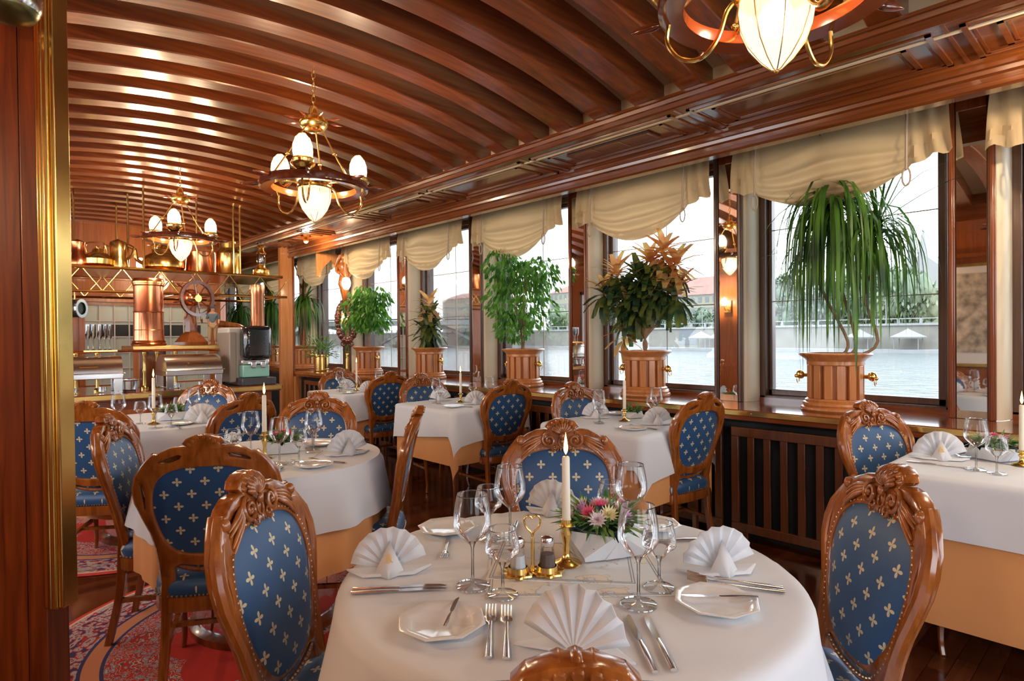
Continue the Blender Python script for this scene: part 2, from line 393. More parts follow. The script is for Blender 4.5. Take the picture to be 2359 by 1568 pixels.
# left side: crown, soffit, wall with wainscot (behind the near door panel)
st(prof_y([(.02, ZS+.28), (.02, ZS-.02), (-.02, ZS-.06), (-1.0, ZS-.06), (-1.0, ZS+.28)], Y0, Y1, 'corn', 'trim_3'))
wlm = MB().bb(-1.0, -.94, Y0, Y1, 0, .85).bb(-1.0, -.94, Y0, Y1, 2.15, ZS)
LW = [(-1.9, -.4), (3.2, 4.5), (4.8, 6.1), (6.4, 7.7), (8.0, 9.3)]  # unseen windows, put into this wall to bring in more daylight
prev = Y0
for a, b2 in LW+[(Y1, Y1)]:
    wlm.bb(-1.0, -.94, prev, a, .85, 2.15); prev = b2
for z in (.1, .8, 2.2): wlm.bb(-.94, -.92, Y0, Y1, z, z+.05)
wl = st(wlm.obj('wall_left', 'panel'))
for i, (a, b2) in enumerate(LW):
    w = MB()
    for q in ((a, a+.06, .85, 2.15), (b2-.06, b2, .85, 2.15), (a, b2, .85, .91), (a, b2, 2.09, 2.15)): w.bb(-1.02, -.93, *q)
    wo = st(w.obj('window_%d' % (i+30), 'frame')); MB().bb(-.98, -.976, a+.05, b2-.05, .9, 2.1).obj('glass_pane', 'pane', wo)
# end walls, the one behind the camera with two unseen openings added for daylight
wr = MB()
for a in ((-1, -.5, 0, 2.95), (1.2, 1.7, 0, 2.95), (3.4, 4.35, 0, 2.95), (-.5, 3.4, 0, .8), (-.5, 3.4, 2.3, 2.95)): wr.bb(a[0], a[1], -2.42, -2.3, a[2], a[3])
st(wr.obj('wall_rear', 'panel'))
wb = MB()
wb.bb(-1, 1.34, 9.6, 9.7, 0, 2.9); wb.bb(2.86, 3.02, 9.6, 9.7, 0, 2.9); wb.bb(1.34, 2.86, 9.6, 9.7, 0, .7); wb.bb(1.34, 2.86, 9.6, 9.7, 1.76, 2.9)
wb.bb(1.2, 2.95, 9.56, 9.6, 1.80, 1.86); wb.bb(1.2, 2.95, 9.57, 9.6, 2.1, 2.14); wb.bb(1.28, 1.34, 9.57, 9.6, .7, 1.8); wb.bb(2.86, 2.92, 9.57, 9.6, .7, 1.8)
st(wb.obj('wall_back', 'panel'))
lat = st(MB().bb(1.34, 2.86, 9.64, 9.645, .7, 1.76).obj('window_20', mat('frosted_pane', (.50, .55, .50), .2)))
f = MB()
for i in range(10): f.bb(1.34+i*.169-.007, 1.34+i*.169+.007, 9.61, 9.64, .7, 1.76)
for i in range(6): f.bb(1.34, 2.86, 9.612, 9.638, .7+i*.212-.007, .7+i*.212+.007)
f.obj('lattice', mat('pale_lattice', (.62, .52, .46), .4), lat)
f = MB().bb(1.5, 2.75, 9.63, 9.639, 1.34, 1.50); f.obj('dark_pane', 'dark', lat)
st(MB().bb(3.02, 4.4, 13.5, 13.6, 0, 2.9).obj('wall_far_end', 'panel'))
st(MB().bb(2.9, 3.02, 9.7, 13.6, 0, 2.9).obj('wall_corridor', 'panel'))
# window wall: apron, sill with brass strip
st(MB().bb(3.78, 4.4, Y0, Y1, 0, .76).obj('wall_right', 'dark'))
sl = st(prof_y([(3.6, .834), (3.592, .826), (3.592, .800), (3.598, .797), (3.605, .77), (3.62, .765), (3.68, .765), (3.68, .79), (4.4, .79), (4.4, .834)], Y0, 8.3, 'sill', 'trim_4'))
prof_y([(3.595, .829), (3.588, .828), (3.588, .801), (3.595, .799)], Y0, 8.3, 'brass', 'brass_strip', sl)
g = MB(); y = .3
while y < 8.2: g.ball((3.587, y, .815), .004, 6, 4); y += .235
g.obj('screws', 'brassd', sl)
st(MB().bb(3.9, 4.4, 8.3, Y1, .76, .834).obj('trim_5', 'sill'))
# pillars with mirrors, windows
for k in range(-2, 9):
    y0 = PY0+PP*k; y1 = y0+PW
    p = st(MB().bb(4.05, 4.4, y0, y1, .834, ZS).obj('trim_%d' % (k+10), 'pillar'))
    f = MB()
    for a in (y0-.006, y1-.028):
        f.bb(4.028, 4.05, a, a+.034, .834, ZS); f.bb(4.02, 4.03, a+.008, a+.026, .834, ZS)
    f.obj('pilaster_moulding', 'frame' if k % 2 else 'pillar', p, bev=.004)
    MB().bb(4.036, 4.05, y0+.034, y1-.034, .836, 2.50).obj('mirror', 'mirror', p)
    MB().bb(4.03, 4.05, y0+.034, y1-.034, 2.50, ZS).obj('mirror_head', 'pillar', p)
    f = MB()      # the pale curved reveal on the near edge of each window's far jamb
    ya = y0
    n = 8; pr = [(4.045+.15*(1-math.cos(PI/2*i/n)), -.006-.045*math.sin(PI/2*i/n)) for i in range(n+1)]
    vs = [(x, ya+d, z) for z in (.835, ZS-.14) for x, d in pr]
    f.add(vs, [(i, i+1, n+2+i, n+1+i) for i in range(n)]); f.obj('cream_reveal', 'cream', p, ang=60)
    vs = [(x, ya+d, z) for z in (ZS-.14, ZS) for x, d in pr]
    MB().add(vs, [(i, i+1, n+2+i, n+1+i) for i in range(n)]).obj('reveal_head', 'pillar', p, ang=60)
    # window between this pillar and the next
    a, b2 = y1, PY0+PP*(k+1)-.04
    w = MB()
    for q in ((a, a+.05, .834, ZS), (b2-.05, b2, .834, ZS), (a, b2, .834, .875), (a, b2, 2.53, ZS)): w.bb(4.2, 4.36, q[0], q[1], q[2], q[3])
    for q in ((a+.05, a+.095, .875, 2.53), (b2-.075, b2-.05, .875, 2.53), (a+.05, b2-.05, .875, .915), (a+.05, b2-.05, 2.50, 2.53)): w.bb(4.25, 4.31, q[0], q[1], q[2], q[3])
    wo = st(w.obj('window_%d' % (k+3), 'frame', bev=.004))
    MB().bb(4.279, 4.283, a+.06, b2-.06, .88, 2.525).obj('glass_pane', 'pane', wo)
    f = MB()
    for z in (1.53, 2.03): f.tube([(4.28, a+.06, z), (4.28, b2-.06, z)], .0035, 6)
    f.tube([(4.28, (a+b2)/2-.02, .9), (4.28, (a+b2)/2-.02, 2.52)], .003, 6); f.obj('glazing_bar', 'cord', wo)
    if k >= 0: MB().tube([(4.235, a+.035, 1.0), (4.22, a+.035, 1.02), (4.22, a+.035, 1.10), (4.235, a+.035, 1.12)], .006, 6).obj('handle', 'steel', wo)
    MB().bb(4.19, 4.37, a, b2, .834, .86).obj('window_board', 'sill', wo)

# slatted heater covers under the sill
def heater(y0, y1, lab):
    h = thing('radiator_cover', lab, 'radiator cover', (3.67, y0, 0), 0, 'slatted radiator covers under the windowsill'); L = y1-y0
    f = MB().bb(0, .03, 0, L, .655, .715); f.bb(0, .03, 0, L, .052, .107); f.bb(0, .03, 0, .05, .107, .655); f.bb(0, .03, L-.05, L, .107, .655)
    f.bb(.0, .03, .05, .11, .0, .052); f.bb(.0, .03, L-.11, L-.05, .0, .052)
    f.obj('frame', 'heat', h, bev=.004)
    n = 12; s0 = None
    for i in range(n):
        y = .05+(L-.1)*(i+.75)/(n+.5)
        if s0 is None: s0 = MB().bb(.004, .02, -.022, .022, .10, .66).obj('slat', 'heat', h, bev=.003); s0.location = (0, y, 0)
        else: c = s0.copy(); COL.objects.link(c); c.parent = h; c.location = (0, y, 0)
heater(-.9, .44, 'slatted wooden radiator cover beneath the sill by the table cut off at right')
heater(.50, 1.885, 'slatted wooden radiator cover under the sill behind the front round table')
heater(1.95, 3.33, 'slatted wooden radiator cover behind the nearest full square table')
heater(3.39, 4.77, 'slatted wooden radiator cover behind the middle square table')
heater(4.83, 6.2, 'slatted wooden radiator cover behind the far square table')
heater(6.26, 8.2, 'slatted wooden radiator cover at the far end under the brass pot')
# corner post at the far end of the dining room
po = st(MB().bb(3.43, 3.6, 8.38, 8.46, 0, ZS).obj('trim_30', 'oak', bev=.006))
MB().bb(3.6, 3.63, 8.38, 8.46, 0, ZS).obj('moulding', 'pillar', po)
st(MB().bb(3.6, 3.68, 8.3, 8.38, 0, .76).obj('trim_31', 'oak'))

# near door panel at the left edge of the view
d = bpy.data.objects.new('door_1', None); COL.objects.link(d); st(d)
pt = fw*1.5 + rt*((150-1179.5)/1400*1.5); pt.z = 0
d.location = pt; d.rotation_euler = (0, R_(-.35), math.atan2(rt.y, rt.x))
MB().bb(-1.0, -.098, 0, .05, 0, 2.7).obj('door_panel', 'door', d)
MB().bb(-.094, -.045, -.004, .07, 0, 2.7).obj('door_stile', 'door', d, bev=.004)
f = MB().bb(-.047, -.024, -.012, .0, .64, 2.7); f.bb(-.024, -.012, -.02, .0, .64, 2.7); f.bb(-.012, 0, -.012, .04, .64, 2.7); f.tube([(-.03, -.012, .64), (-.03, -.012, 2.7)], .007, 8)
f.obj('brass_edge', 'brass', d, bev=.003)

# ================================================================== CHAIRS
def yback(z): return -.185 - .20*max(0, z-.42) - .12*max(0, z-.72)**1.5
def bmap(u, v, w): return Vector((u, yback(v) + .25*u*u + w, v))
half = [(0, .965), (.025, .963), (.05, .953), (.06, .942), (.046, .931), (.05, .922), (.07, .925), (.10, .922), (.135, .908), (.15, .897), (.163, .899), (.178, .884), (.198, .86), (.222, .82), (.232, .775), (.228, .73), (.208, .675), (.186, .62), (.172, .56), (.166, .50), (.164, .43)]
outer = half + [(.128, .43), (.128, .49)] + [(.10, .502), (.05, .492), (0, .488)]
full = outer + [(-x, z) for x, z in reversed(outer[1:-1])]
uph = [(0, .860), (.065, .858), (.125, .843), (.165, .808), (.183, .76), (.184, .70), (.172, .64), (.154, .59), (.128, .553), (.09, .532), (.045, .524), (0, .522)]
uphf = crom(uph+[(-x, z) for x, z in reversed(uph[1:-1])], 4)
uphF = [(0, .860), (.065, .858), (.125, .843), (.165, .808), (.183, .76), (.184, .70), (.172, .635), (.158, .575), (.137, .525), (.10, .49), (.05, .474), (0, .471)]
uphFf = crom(uphF+[(-x, z) for x, z in reversed(uphF[1:-1])], 4)
def slot(x0, z0, x1, z1, w):
    d = Vector((x1-x0, z1-z0)); n = Vector((-d.y, d.x)).normalized()*w/2; a = Vector((x0, z0)); c = Vector((x1, z1)); e = d.normalized()*w*.5
    return [tuple(a+n), tuple((a+c)/2+n*1.1+n*.3), tuple(c+n*.8), tuple(c+e), tuple(c-n*.8), tuple((a+c)/2-n*.9), tuple(a-n), tuple(a-e)]
slots = [slot(s*.078, .896, s*.146, .876, .024) for s in (1, -1)] + [slot(s*.209, .80, s*.204, .71, .016) for s in (1, -1)]
def make_chair():
    c = thing('dining_chair', 'x', 'chair')
    me = flat_mesh([full, uphf]+slots, .026, .006, bmap, [i*.05 for i in range(-4, 5)], [.45+i*.05 for i in range(11)])
    mobj('back_frame', me, 'chair', c)
    # side rails turned forward: raised outer edge roll
    g = MB()
    for s in (1, -1):
        pts = [bmap(s*x, z, .006) for x, z in half[10:]]
        g.tube(pts, [.012]*3+[.015]*(len(pts)-3), 8)
        g.tube([bmap(s*x*.93, z, .014) for x, z in half[12:17]], .006, 6)
    g.tube([bmap(x*1.06, .665+(z-.665)*1.05, .008) for x, z in uphFf], .010, 6, True)
    g.obj('back_moulding', 'chair', c)
    # upholstery, front and back
    def pad(sgn, base, bulge, k, name):
        C_ = uphFf if sgn > 0 else uphf; zc = .665 if sgn > 0 else .70; g = MB(); n = len(C_); rings = [1, .96, .9, .75, .5, .25]
        for t in rings:
            for (x, z) in C_:
                g.v.append(bmap(x*t*k, zc+(z-zc)*t*k, sgn*(base+bulge*(1-t**4))))
        g.v.append(bmap(0, zc, sgn*(base+bulge)))
        for i in range(len(rings)-1):
            for q in range(n):
                a, b2 = i*n+q, i*n+(q+1) % n; g.f.append((a, b2, b2+n, a+n) if sgn < 0 else (b2, a, a+n, b2+n))
        L = (len(rings)-1)*n; g.f += [((L+q, L+(q+1) % n, len(g.v)-1) if sgn < 0 else (L+(q+1) % n, L+q, len(g.v)-1)) for q in range(n)]
        return g.obj(name, 'fabz', c, ang=70)
    bp = pad(1, .008, .026, 1.02, 'backrest'); pad(-1, .003, .006, 1.0, 'backrest_rear')
    g = MB()
    per = [bmap(x*1.02, .665+(z-.665)*1.02, .016) for x, z in uphFf]; acc = 0
    tot = sum((per[(i+1) % len(per)]-per[i]).length for i in range(len(per))); step = tot/84; nxt = 0; pos = 0
    for i in range(len(per)):
        a, b2 = per[i], per[(i+1) % len(per)]; L = (b2-a).length
        while nxt < pos+L: g.ball(a+(b2-a)*((nxt-pos)/L), .0042, 6, 4); nxt += step
        pos += L
    g.obj('nail_trim', 'nail', bp)
    # carved crest
    g = MB(); F = .018
    for i in range(9):
        a = (i-4)*.27; pts = [bmap(math.sin(a)*r, .912+math.cos(a)*r*(1.0 if r > .02 else 1), F+.012*math.sin(PI*min(1, r/.05))) for r in (.008, .02, .035, .05-.004*abs(i-4)*.5)]
        g.tube(pts, [.004, .006, .0075, .004], 6)
    g.ball(bmap(.0, .905, F+.012), (.011, .008, .013), 10, 6)
    ring = [bmap(.014*math.cos(t), .883+.018*math.sin(t), F+.004) for t in [2*PI*i/14 for i in range(14)]]; g.tube(ring, .0035, 6, True)
    g.ball(bmap(0, .883, F), (.008, .007, .012), 8, 6)
    for i in range(7):
        a = (i-3)*.36; q0 = bmap(math.sin(a)*.052, .918+math.cos(a)*.044, 0); g.tube([q0+Vector((0, -.022, -.003)), q0+Vector((0, -.012, 0)), q0+Vector((0, .016, 0)), q0+Vector((0, .026, -.004))], [.006, .011, .011, .006], 8)
    for s in (1, -1):
        sp_ = []
        for i in range(22):
            t = i/21; a = PI*.5+t*3.6*PI*.9; r = .026*(1-t)+.004
            sp_.append(bmap(s*(.052-r*math.cos(a)*1.0), .89+r*math.sin(a), F+.006+.004*t))
        g.tube(sp_, [.0065]*14+[.005]*8, 6)
        g.ball(bmap(s*.052, .89, F+.01), .006, 8, 5)
        sp_ = []
        for i in range(14):
            t = i/13; a = -PI*.5+t*2.6*PI*.9; r = .013*(1-t)+.003
            sp_.append(bmap(s*(.03+r*math.cos(a)), .864+r*math.sin(a), F+.006))
        g.tube(sp_, .0038, 6)
        for j in range(4):      # acanthus leaf ridges running to the shoulders
            pts = [bmap(s*(.075+t*.085), .905-.006*j-t*(.018+.006*j)-.03*t*t*(1 if j > 1 else .6), F+.008*math.sin(PI*t)+.002) for t in (0, .2, .4, .6, .8, 1)]
            g.tube(pts, [.003, .006, .007, .006, .005, .003], 6)
        for j in range(4):
            pts = [bmap(s*(.006+j*.006+t*.014*j*.6), .865-t*.016, F+.003) for t in (0, .5, 1)]
            g.tube(pts, [.002, .004, .002], 5)
        g.ball(bmap(s*.166, .886, F), (.014, .014, .016), 8, 6)
    g.obj('carved_crest', 'carve', c, ang=60)
    # seat
    def sq(a):
        ca, sa = abs(math.cos(a)), abs(math.sin(a)); return 1/((ca**4.5+sa**4.5)**(1/4.5))
    def seatmap(x, y): return x*(.235+.028*(y))+0, y*.225-.005+ (.012*(1-x*x) if y > .5 else 0)
    g = MB(); prof = [(r, z-.055) for r, z in [(.98, .432), (1.0, .445), (1.01, .462), (.98, .482), (.9, .498), (.7, .508), (.4, .513), (.0, .515)]]; n = 40
    for r, z in prof:
        for k in range(n):
            a = 2*PI*k/n; s = sq(a)*r*.95; x, y = seatmap(math.cos(a)*s, math.sin(a)*s); g.v.append((x, y, z))
    for i in range(len(prof)-1):
        for k in range(n): g.f.append((i*n+k, i*n+(k+1) % n, (i+1)*n+(k+1) % n, (i+1)*n+k))
    s_ = g.obj('seat', 'faby', c, ang=70)
    g = MB()
    for k in range(96):
        a = 2*PI*k/96; s = sq(a)*.965; x, y = seatmap(math.cos(a)*s, math.sin(a)*s); g.ball((x, y, .383), .0042, 6, 3)
    g.obj('nail_trim', 'nail', s_)
    g = MB(); prof = [(.80, .323), (.955, .323), (.965, .33), (.96, .375), (.80, .379)]
    for r, z in prof:
        for k in range(n):
            a = 2*PI*k/n; s = sq(a)*r; x, y = seatmap(math.cos(a)*s, math.sin(a)*s); g.v.append((x, y, z))
    for i in range(len(prof)):
        for k in range(n):
            j = (i+1) % len(prof); g.f.append((i*n+k, i*n+(k+1) % n, j*n+(k+1) % n, j*n+k))
    g.obj('seat_frame', 'chair', c, ang=50)
    for s in (1, -1):
        pts = curve3([(s*.20, .185, .345), (s*.212, .20, .31), (s*.21, .205, .24), (s*.198, .192, .13), (s*.197, .192, .05), (s*.207, .207, .0)], 4)
        rr = [.026+.006*math.sin(min(1, i/8)*PI)-.013*min(1, i/len(pts)*1.3) for i in range(len(pts))]
        MB().tube(pts, rr, 4, tw=PI/4).obj('leg', 'chair', c, bev=.004)
        pts = curve3([(s*.148, -.186, .455), (s*.152, -.19, .38), (s*.156, -.20, .22), (s*.165, -.245, .0)], 4)
        MB().tube(pts, [.026-.007*i/(len(pts)-1) for i in range(len(pts))], 4, tw=PI/4).obj('leg', 'chair', c, bev=.003)
        MB().tube([(s*.158, -.205, .19), (s*.198, .19, .2)], .013, 4, tw=PI/4).obj('stretcher', 'chair', c)
    MB().tube([(-.178, -.01, .195), (.178, -.01, .195)], .012, 4, tw=PI/4).obj('stretcher', 'chair', c)
    return c
def face(cx, cy, deg): # root position from crest position and facing angle
    a = R_(deg); fx, fy = math.cos(a), math.sin(a); return (cx+fx*.305, cy+fy*.305, 0), a-PI/2
G1 = 'carved chairs at the round tables'; G2 = 'carved chairs at the window tables'
CH = [ (.54, 1.56, -47, 'carved dining chair with bright blue back at the left of the front round table', G1),
 (1.746, .451, 133, 'carved dining chair with bright blue back at the right of the front round table', G1),
 (1.80, 1.64, -135, 'carved chair with dark blue back seen from the front behind the front table candle', G1),
 (.475, .415, 46, 'chair of which only the carved crest rises at the bottom edge of the view', G1),
 (.654, 2.266, 61, 'chair seen from behind with dark starred back at the middle round table', G1),
 (1.665, 2.43, 141, 'chair seen in side profile at the right of the middle round table', G1),
 (1.69, 3.556, -132, 'chair facing forward on the far side of the middle round table', G1),
 (.518, 3.22, -28, 'pale blue chair on the left side of the middle round table', G1),
 (1.367, 3.83, 108, 'chair partly hidden behind the tall candle of the middle round table', G1),
 (.552, 3.98, 55, 'dark backed chair at the far left beside the gilt door edge', G1),
 (1.58, 5.28, -135, 'chair facing forward on the far side of the far round table before the buffet', G1),
 (3.30, 2.90, -97, 'chair on the far side of the nearest full square table', G2),
 (3.22, 1.80, 84, 'chair seen from behind at the near side of the nearest full square table', G2),
 (3.20, 4.66, -98, 'light blue chair on the far side of the middle square table', G2),
 (3.18, 3.41, 84, 'deep blue chair back at the near side of the middle square table', G2),
 (3.20, 6.25, -100, 'light blue chair at the far end of the far square table', G2),
 (3.17, 5.12, 86, 'dark chair back at the near side of the far square table', G2),
 (3.31, 1.0, -112, 'carved chair beside the radiator at the table cut off at right', G2)]
ch0 = make_chair()
for i, (x, y, a, lab, gr) in enumerate(CH):
    l, rz = face(x, y, a)
    if i == 0: ch0.location = l; ch0.rotation_euler = (0, 0, rz); ch0['label'] = lab; ch0['group'] = gr
    else: dup(ch0, l, rz, lab, gr)

# ================================================================== TABLES AND CLOTHS
TZ = .742
def cloth(name, shape, R, hc, rot, z, m, loc, label, cat, group, amp=.018, nw=9, flare=.10, N=76, rz=0, cr=.03):
    g = MB(); rnd = random.Random(int(loc[0]*100+hc*10)); ph = [rnd.uniform(0, 6.28) for _ in range(6)]
    cr_, sr_ = math.cos(rot), math.sin(rot)
    for i in range(N+1):
        for j in range(N+1):
            # denser sampling; cloth coordinates
            u = (i/N*2-1)*hc; v = (j/N*2-1)*hc
            if hc < 0: pass
            x, y = u*cr_-v*sr_, u*sr_+v*cr_
            if shape == 'round':
                d = math.hypot(x, y); s = d-R; nx, ny = (x/d, y/d) if d > 1e-6 else (1, 0); cx, cy_ = nx*R, ny*R; per = math.atan2(y, x)*R
            else:
                q = R-cr; qx, qy = max(-q, min(q, x)), max(-q, min(q, y)); dx, dy = x-qx, y-qy; d = math.hypot(dx, dy); s = d-cr
                if d > 1e-6: nx, ny = dx/d, dy/d
                else: nx, ny = 1, 0
                cx, cy_ = qx+nx*cr, qy+ny*cr; per = math.atan2(y, x)*R+(x+y)*.3
            if s <= 0: g.v.append((x, y, z)); continue
            rr = .02; 
            if s < rr*1.57: a = s/rr; out = rr*math.sin(a); dz = rr*(1-math.cos(a))
            else: out = rr; dz = rr+(s-rr*1.57)
            e = max(0, dz-.02)
            w = amp*min(1, e*4.5)*(math.sin(per*nw*1.7+ph[0])+.6*math.sin(per*nw*3.1+ph[1])+.5*math.sin(per*nw*.8+ph[2]))
            if shape != 'round': w *= .35
            out += e*flare+w+amp*min(1, e*4)
            tx = -ny*.012*math.sin(per*nw*2.3+ph[3])*min(1, e*5); ty = nx*.012*math.sin(per*nw*2.3+ph[3])*min(1, e*5)
            g.v.append((cx+nx*out+tx, cy_+ny*out+ty, z-dz))
    for i in range(N):
        for j in range(N): a = i*(N+1)+j; g.f.append((a, a+N+1, a+N+2, a+1))
    o = g.obj(name, m, ang=80); o.location = loc; o.rotation_euler = (0, 0, rz)
    return tag(o, label, cat, group)
def round_cloth_mesh(name, R, hang, z, m, loc, label, cat, group, amp, nw, flare):
    g = MB(); n = 120; ph = [1.3, .4, 2.1]
    rings = [(R*t, 0) for t in (0.001, .4, .8, .97, 1)] + [(R, hang*t) for t in (.04, .12, .25, .45, .7, 1)]
    for r, h in rings:
        for k in range(n):
            a = 2*PI*k/n; w = amp*min(1, h*4)*(math.sin(a*nw+ph[0])+.6*math.sin(a*nw*2+ph[1])) if h > .01 else 0
            rr = r+(.012 if h > .01 else 0)+h*flare+w+amp*min(1, h*4); g.v.append((rr*math.cos(a), rr*math.sin(a), z-h))
    for i in range(len(rings)-1):
        for k in range(n): g.f.append((i*n+k, (i+1)*n+k, (i+1)*n+(k+1) % n, i*n+(k+1) % n))
    o = g.obj(name, m, ang=80); o.location = loc; return tag(o, label, cat, group)
def round_table(x, y, R, lab, which):
    t = thing('round_table', lab, 'table', (x, y, 0), 0, 'round tables')
    MB().lathe([(0, TZ-.03), (R-.01, TZ-.03), (R, TZ-.022), (R, TZ-.006), (R-.006, TZ), (0, TZ)], 48).obj('tabletop', 'pillar', t)
    MB().lathe([(0, .0), (.33, .0), (.335, .02), (.335, .04), (.32, .05), (.31, .06), (0, .06)], 40).obj('base', 'pillar', t)
    MB().lathe([(.305, .06), (.30, .22), (.285, .235), (.07, .26), (.06, .4), (.09, .68), (.2, TZ-.03)], 36).obj('pedestal', 'chrome', t)
    return t
def square_table(x, y, s, lab):
    t = thing('square_table', lab, 'table', (x, y, 0), 0, 'square window tables')
    MB().bb(-s, s, -s, s, TZ-.03, TZ).obj('tabletop', 'pillar', t, bev=.004)
    MB().bb(-s+.04, s-.04, -s+.04, s-.04, TZ-.09, TZ-.03).obj('apron', 'pillar', t)
    for a in (1, -1):
        for b2 in (1, -1): MB().tube([(a*(s-.07), b2*(s-.07), TZ-.05), (a*(s-.07), b2*(s-.07), .3), (a*(s-.06), b2*(s-.06), 0)], [.03, .024, .018], 4, tw=PI/4).obj('leg', 'heat', t)
    return t
round_table(1.06, .95, .51, 'round pedestal table in front, under the large white cloth', 1)
round_table(1.10, 2.85, .495, 'round pedestal table in the middle of the left row', 2)
round_table(1.05, 4.65, .52, 'round pedestal table farthest back in front of the buffet', 3)
PG, WG = 'peach undercloths', 'white tablecloths'
for (x, y, R, w, rot) in ((1.06, .95, .50, 'front', R_(-2)), (1.10, 2.85, .50, 'middle', R_(36)), (1.05, 4.65, .525, 'far', R_(30))):
    round_cloth_mesh('undercloth', R, .42 if w == 'middle' else .50, TZ+.003, 'peach', (x, y, 0), 'peach undercloth hanging below the white cloth of the %s round table' % w, 'tablecloth', PG, .010, 11, .01)
    if w == 'front': cloth('tablecloth', 'round', R+.004, .76, rot, TZ+.007, 'white', (x, y, 0), 'white cloth draped over the front round table', 'tablecloth', WG, .020, 8, .10)
    else: round_cloth_mesh('tablecloth', R+.010, .235, TZ+.007, 'white', (x, y, 0), 'white cloth draped over the %s round table' % w, 'tablecloth', WG, .014, 9, .07)
SQ = ((3.17, .405, .37, 'cut off at right'), (3.175, 2.335, .37, 'nearest full'), (3.14, 3.98, .375, 'middle'), (3.15, 5.70, .37, 'far'))
for (x, y, s, w) in SQ:
    square_table(x, y, s, {'cut off at right': 'square table by the window, cut off by the right edge of the view', 'nearest full': 'square window table behind the carved chair of the front table', 'middle': 'square window table in the middle of the row', 'far': 'square window table farthest along the row'}[w])
    cloth('undercloth', 'sq', s+.001, s+(.58 if w == 'cut off at right' else .42), 0, TZ+.003, 'peach', (x, y, 0), 'peach undercloth showing below the white cloth of the %s square table' % w, 'tablecloth', PG, .002, 12, .0, 60)
    cloth('tablecloth', 'sq', s+.012, s+.25, R_(0 if w == 'cut off at right' else 6), TZ+.007, 'white', (x, y, 0), 'white cloth draped over the %s square table' % w, 'tablecloth', WG, .006, 10, .05, 60)

# ================================================================== TABLEWARE
Z0 = TZ+.0085
def wine_glass(h, rb, nm='wine_glass'):
    t = thing(nm, 'x', 'glass'); sh = h*.47
    bowl = [(.004, sh-.004), (.012, sh+.002), (.028*rb/.04, sh+.018), (rb*.96, sh+h*.17), (rb, sh+h*.25), (rb*.93, h*.86), (rb*.80, h-.001), (rb*.785, h), (rb*.80-.0012, h-.001)]
    MB().lathe(curve3(bowl, 3), 28).obj('bowl', 'glass', t, ang=80)
    MB().lathe([(rb*.79, h), (rb*.80, h-.0012), (rb*.805, h+.0012), (rb*.795, h+.0018)], 28).obj('rim', M['glassrim'], t)
    MB().lathe([(.004, .010), (.0035, .02), (.003, sh*.6), (.0035, sh-.01), (.008, sh+.002), (0, sh+.004)], 12).obj('stem', M['glassrim'], t, ang=80)
    MB().lathe([(.003, .012), (.008, .006), (rb*.85, .0025), (rb*.9, .001), (rb*.86, .0), (.0, .0)], 28).obj('foot', M['footglass'], t, ang=80)
    MB().lathe([(rb*.86, .0), (rb*.9, .001), (rb*.88, .0028), (rb*.84, .002)], 28).obj('foot_edge', M['glassrim'], t)
    return t
M['footglass'] = glassy('foot_glass', (.97, .98, .985), 1.35, .4); M['glassrim'] = glassy('thick_glass', (.95, .965, .97), 1.9, 1.5)
big0 = wine_glass(.203, .042); gob0 = wine_glass(.142, .037, 'water_goblet')
GF = [True, True]
def put_glass(kind, x, y, lab, grp):
    i = 0 if kind == 'b' else 1; o = (big0, gob0)[i]
    if GF[i]: GF[i] = False; o.location = (x, y, Z0); o['label'] = lab; o['group'] = grp
    else: dup(o, (x, y, Z0), random.uniform(0, 3), lab, grp)
def napkin():
    t = thing('fan_napkin', 'x', 'napkin'); g = MB(); n = 16; L = .102
    for i in range(n+1):
        a = -R_(78)+R_(150)*i/n; zz = .007 if i % 2 else -.002; lean = .18
        for r in (.0, .3, .65, 1.0):
            rr = r*L*1.0; z = max(.003, rr*math.cos(a)+.004); g.v.append((rr*math.sin(a)*.88, .012-z*lean+zz*(r*1.5), z))
    for i in range(n):
        for j in range(3): a = i*4+j; g.f.append((a, a+4, a+5, a+1))
    o = g.obj('fan', 'nap', t, ang=20); s = o.modifiers.new('solid', 'SOLIDIFY'); s.thickness = .0025
    g = MB()
    g.v += [(-.035, -.012, .001), (.0, -.045, .001), (.038, -.014, .001), (.002, -.004, .075), (-.012, -.012, .045), (.016, -.013, .045)]
    g.f += [(0, 1, 4), (1, 5, 4), (1, 2, 5), (4, 5, 3)]; o = g.obj('front_fold', 'nap', t, ang=25); s = o.modifiers.new('solid', 'SOLIDIFY'); s.thickness = .003
    g = MB(); g.v += [(-.10, .02, .002), (.10, .02, .002), (.06, -.03, .002), (-.06, -.03, .002), (-.10, .02, .008), (.10, .02, .008), (.05, -.025, .008), (-.05, -.025, .008)]
    g.f += [(3, 2, 1, 0), (4, 5, 6, 7), (0, 1, 5, 4), (1, 2, 6, 5), (2, 3, 7, 6), (3, 0, 4, 7)]; g.obj('base_fold', 'nap', t, bev=.002)
    return t
M['goldthread'] = mat('gold_thread', (.70, .50, .26), .6); nap0 = napkin(); NF = [True]
def put_nap(x, y, a, lab, grp, sc=1):
    rz = R_(a)+PI/2
    if NF[0]: NF[0] = False; nap0.location = (x, y, Z0); nap0.rotation_euler = (0, 0, rz); nap0.scale = (sc,)*3; nap0['label'] = lab; nap0['group'] = grp
    else:
        o = dup(nap0, (x, y, Z0), rz, lab, grp, (sc,)*3)
        if 'gold mark' in lab:
            e = MB().ball((0, 0, 0), (.007, .001, .013), 10, 6).tube([(-.009, 0, -.008), (0, -.001, .004), (.009, 0, -.008)], .0015, 5).obj('gold_emblem', 'goldthread', o); e.location = (.0, -.0195, .038); e.rotation_euler = (R_(-24), 0, 0)
def octs(a):
    k = PI/4; m_ = ((a+k/2) % k)-k/2; return math.cos(k/2)/math.cos(m_)*1.03
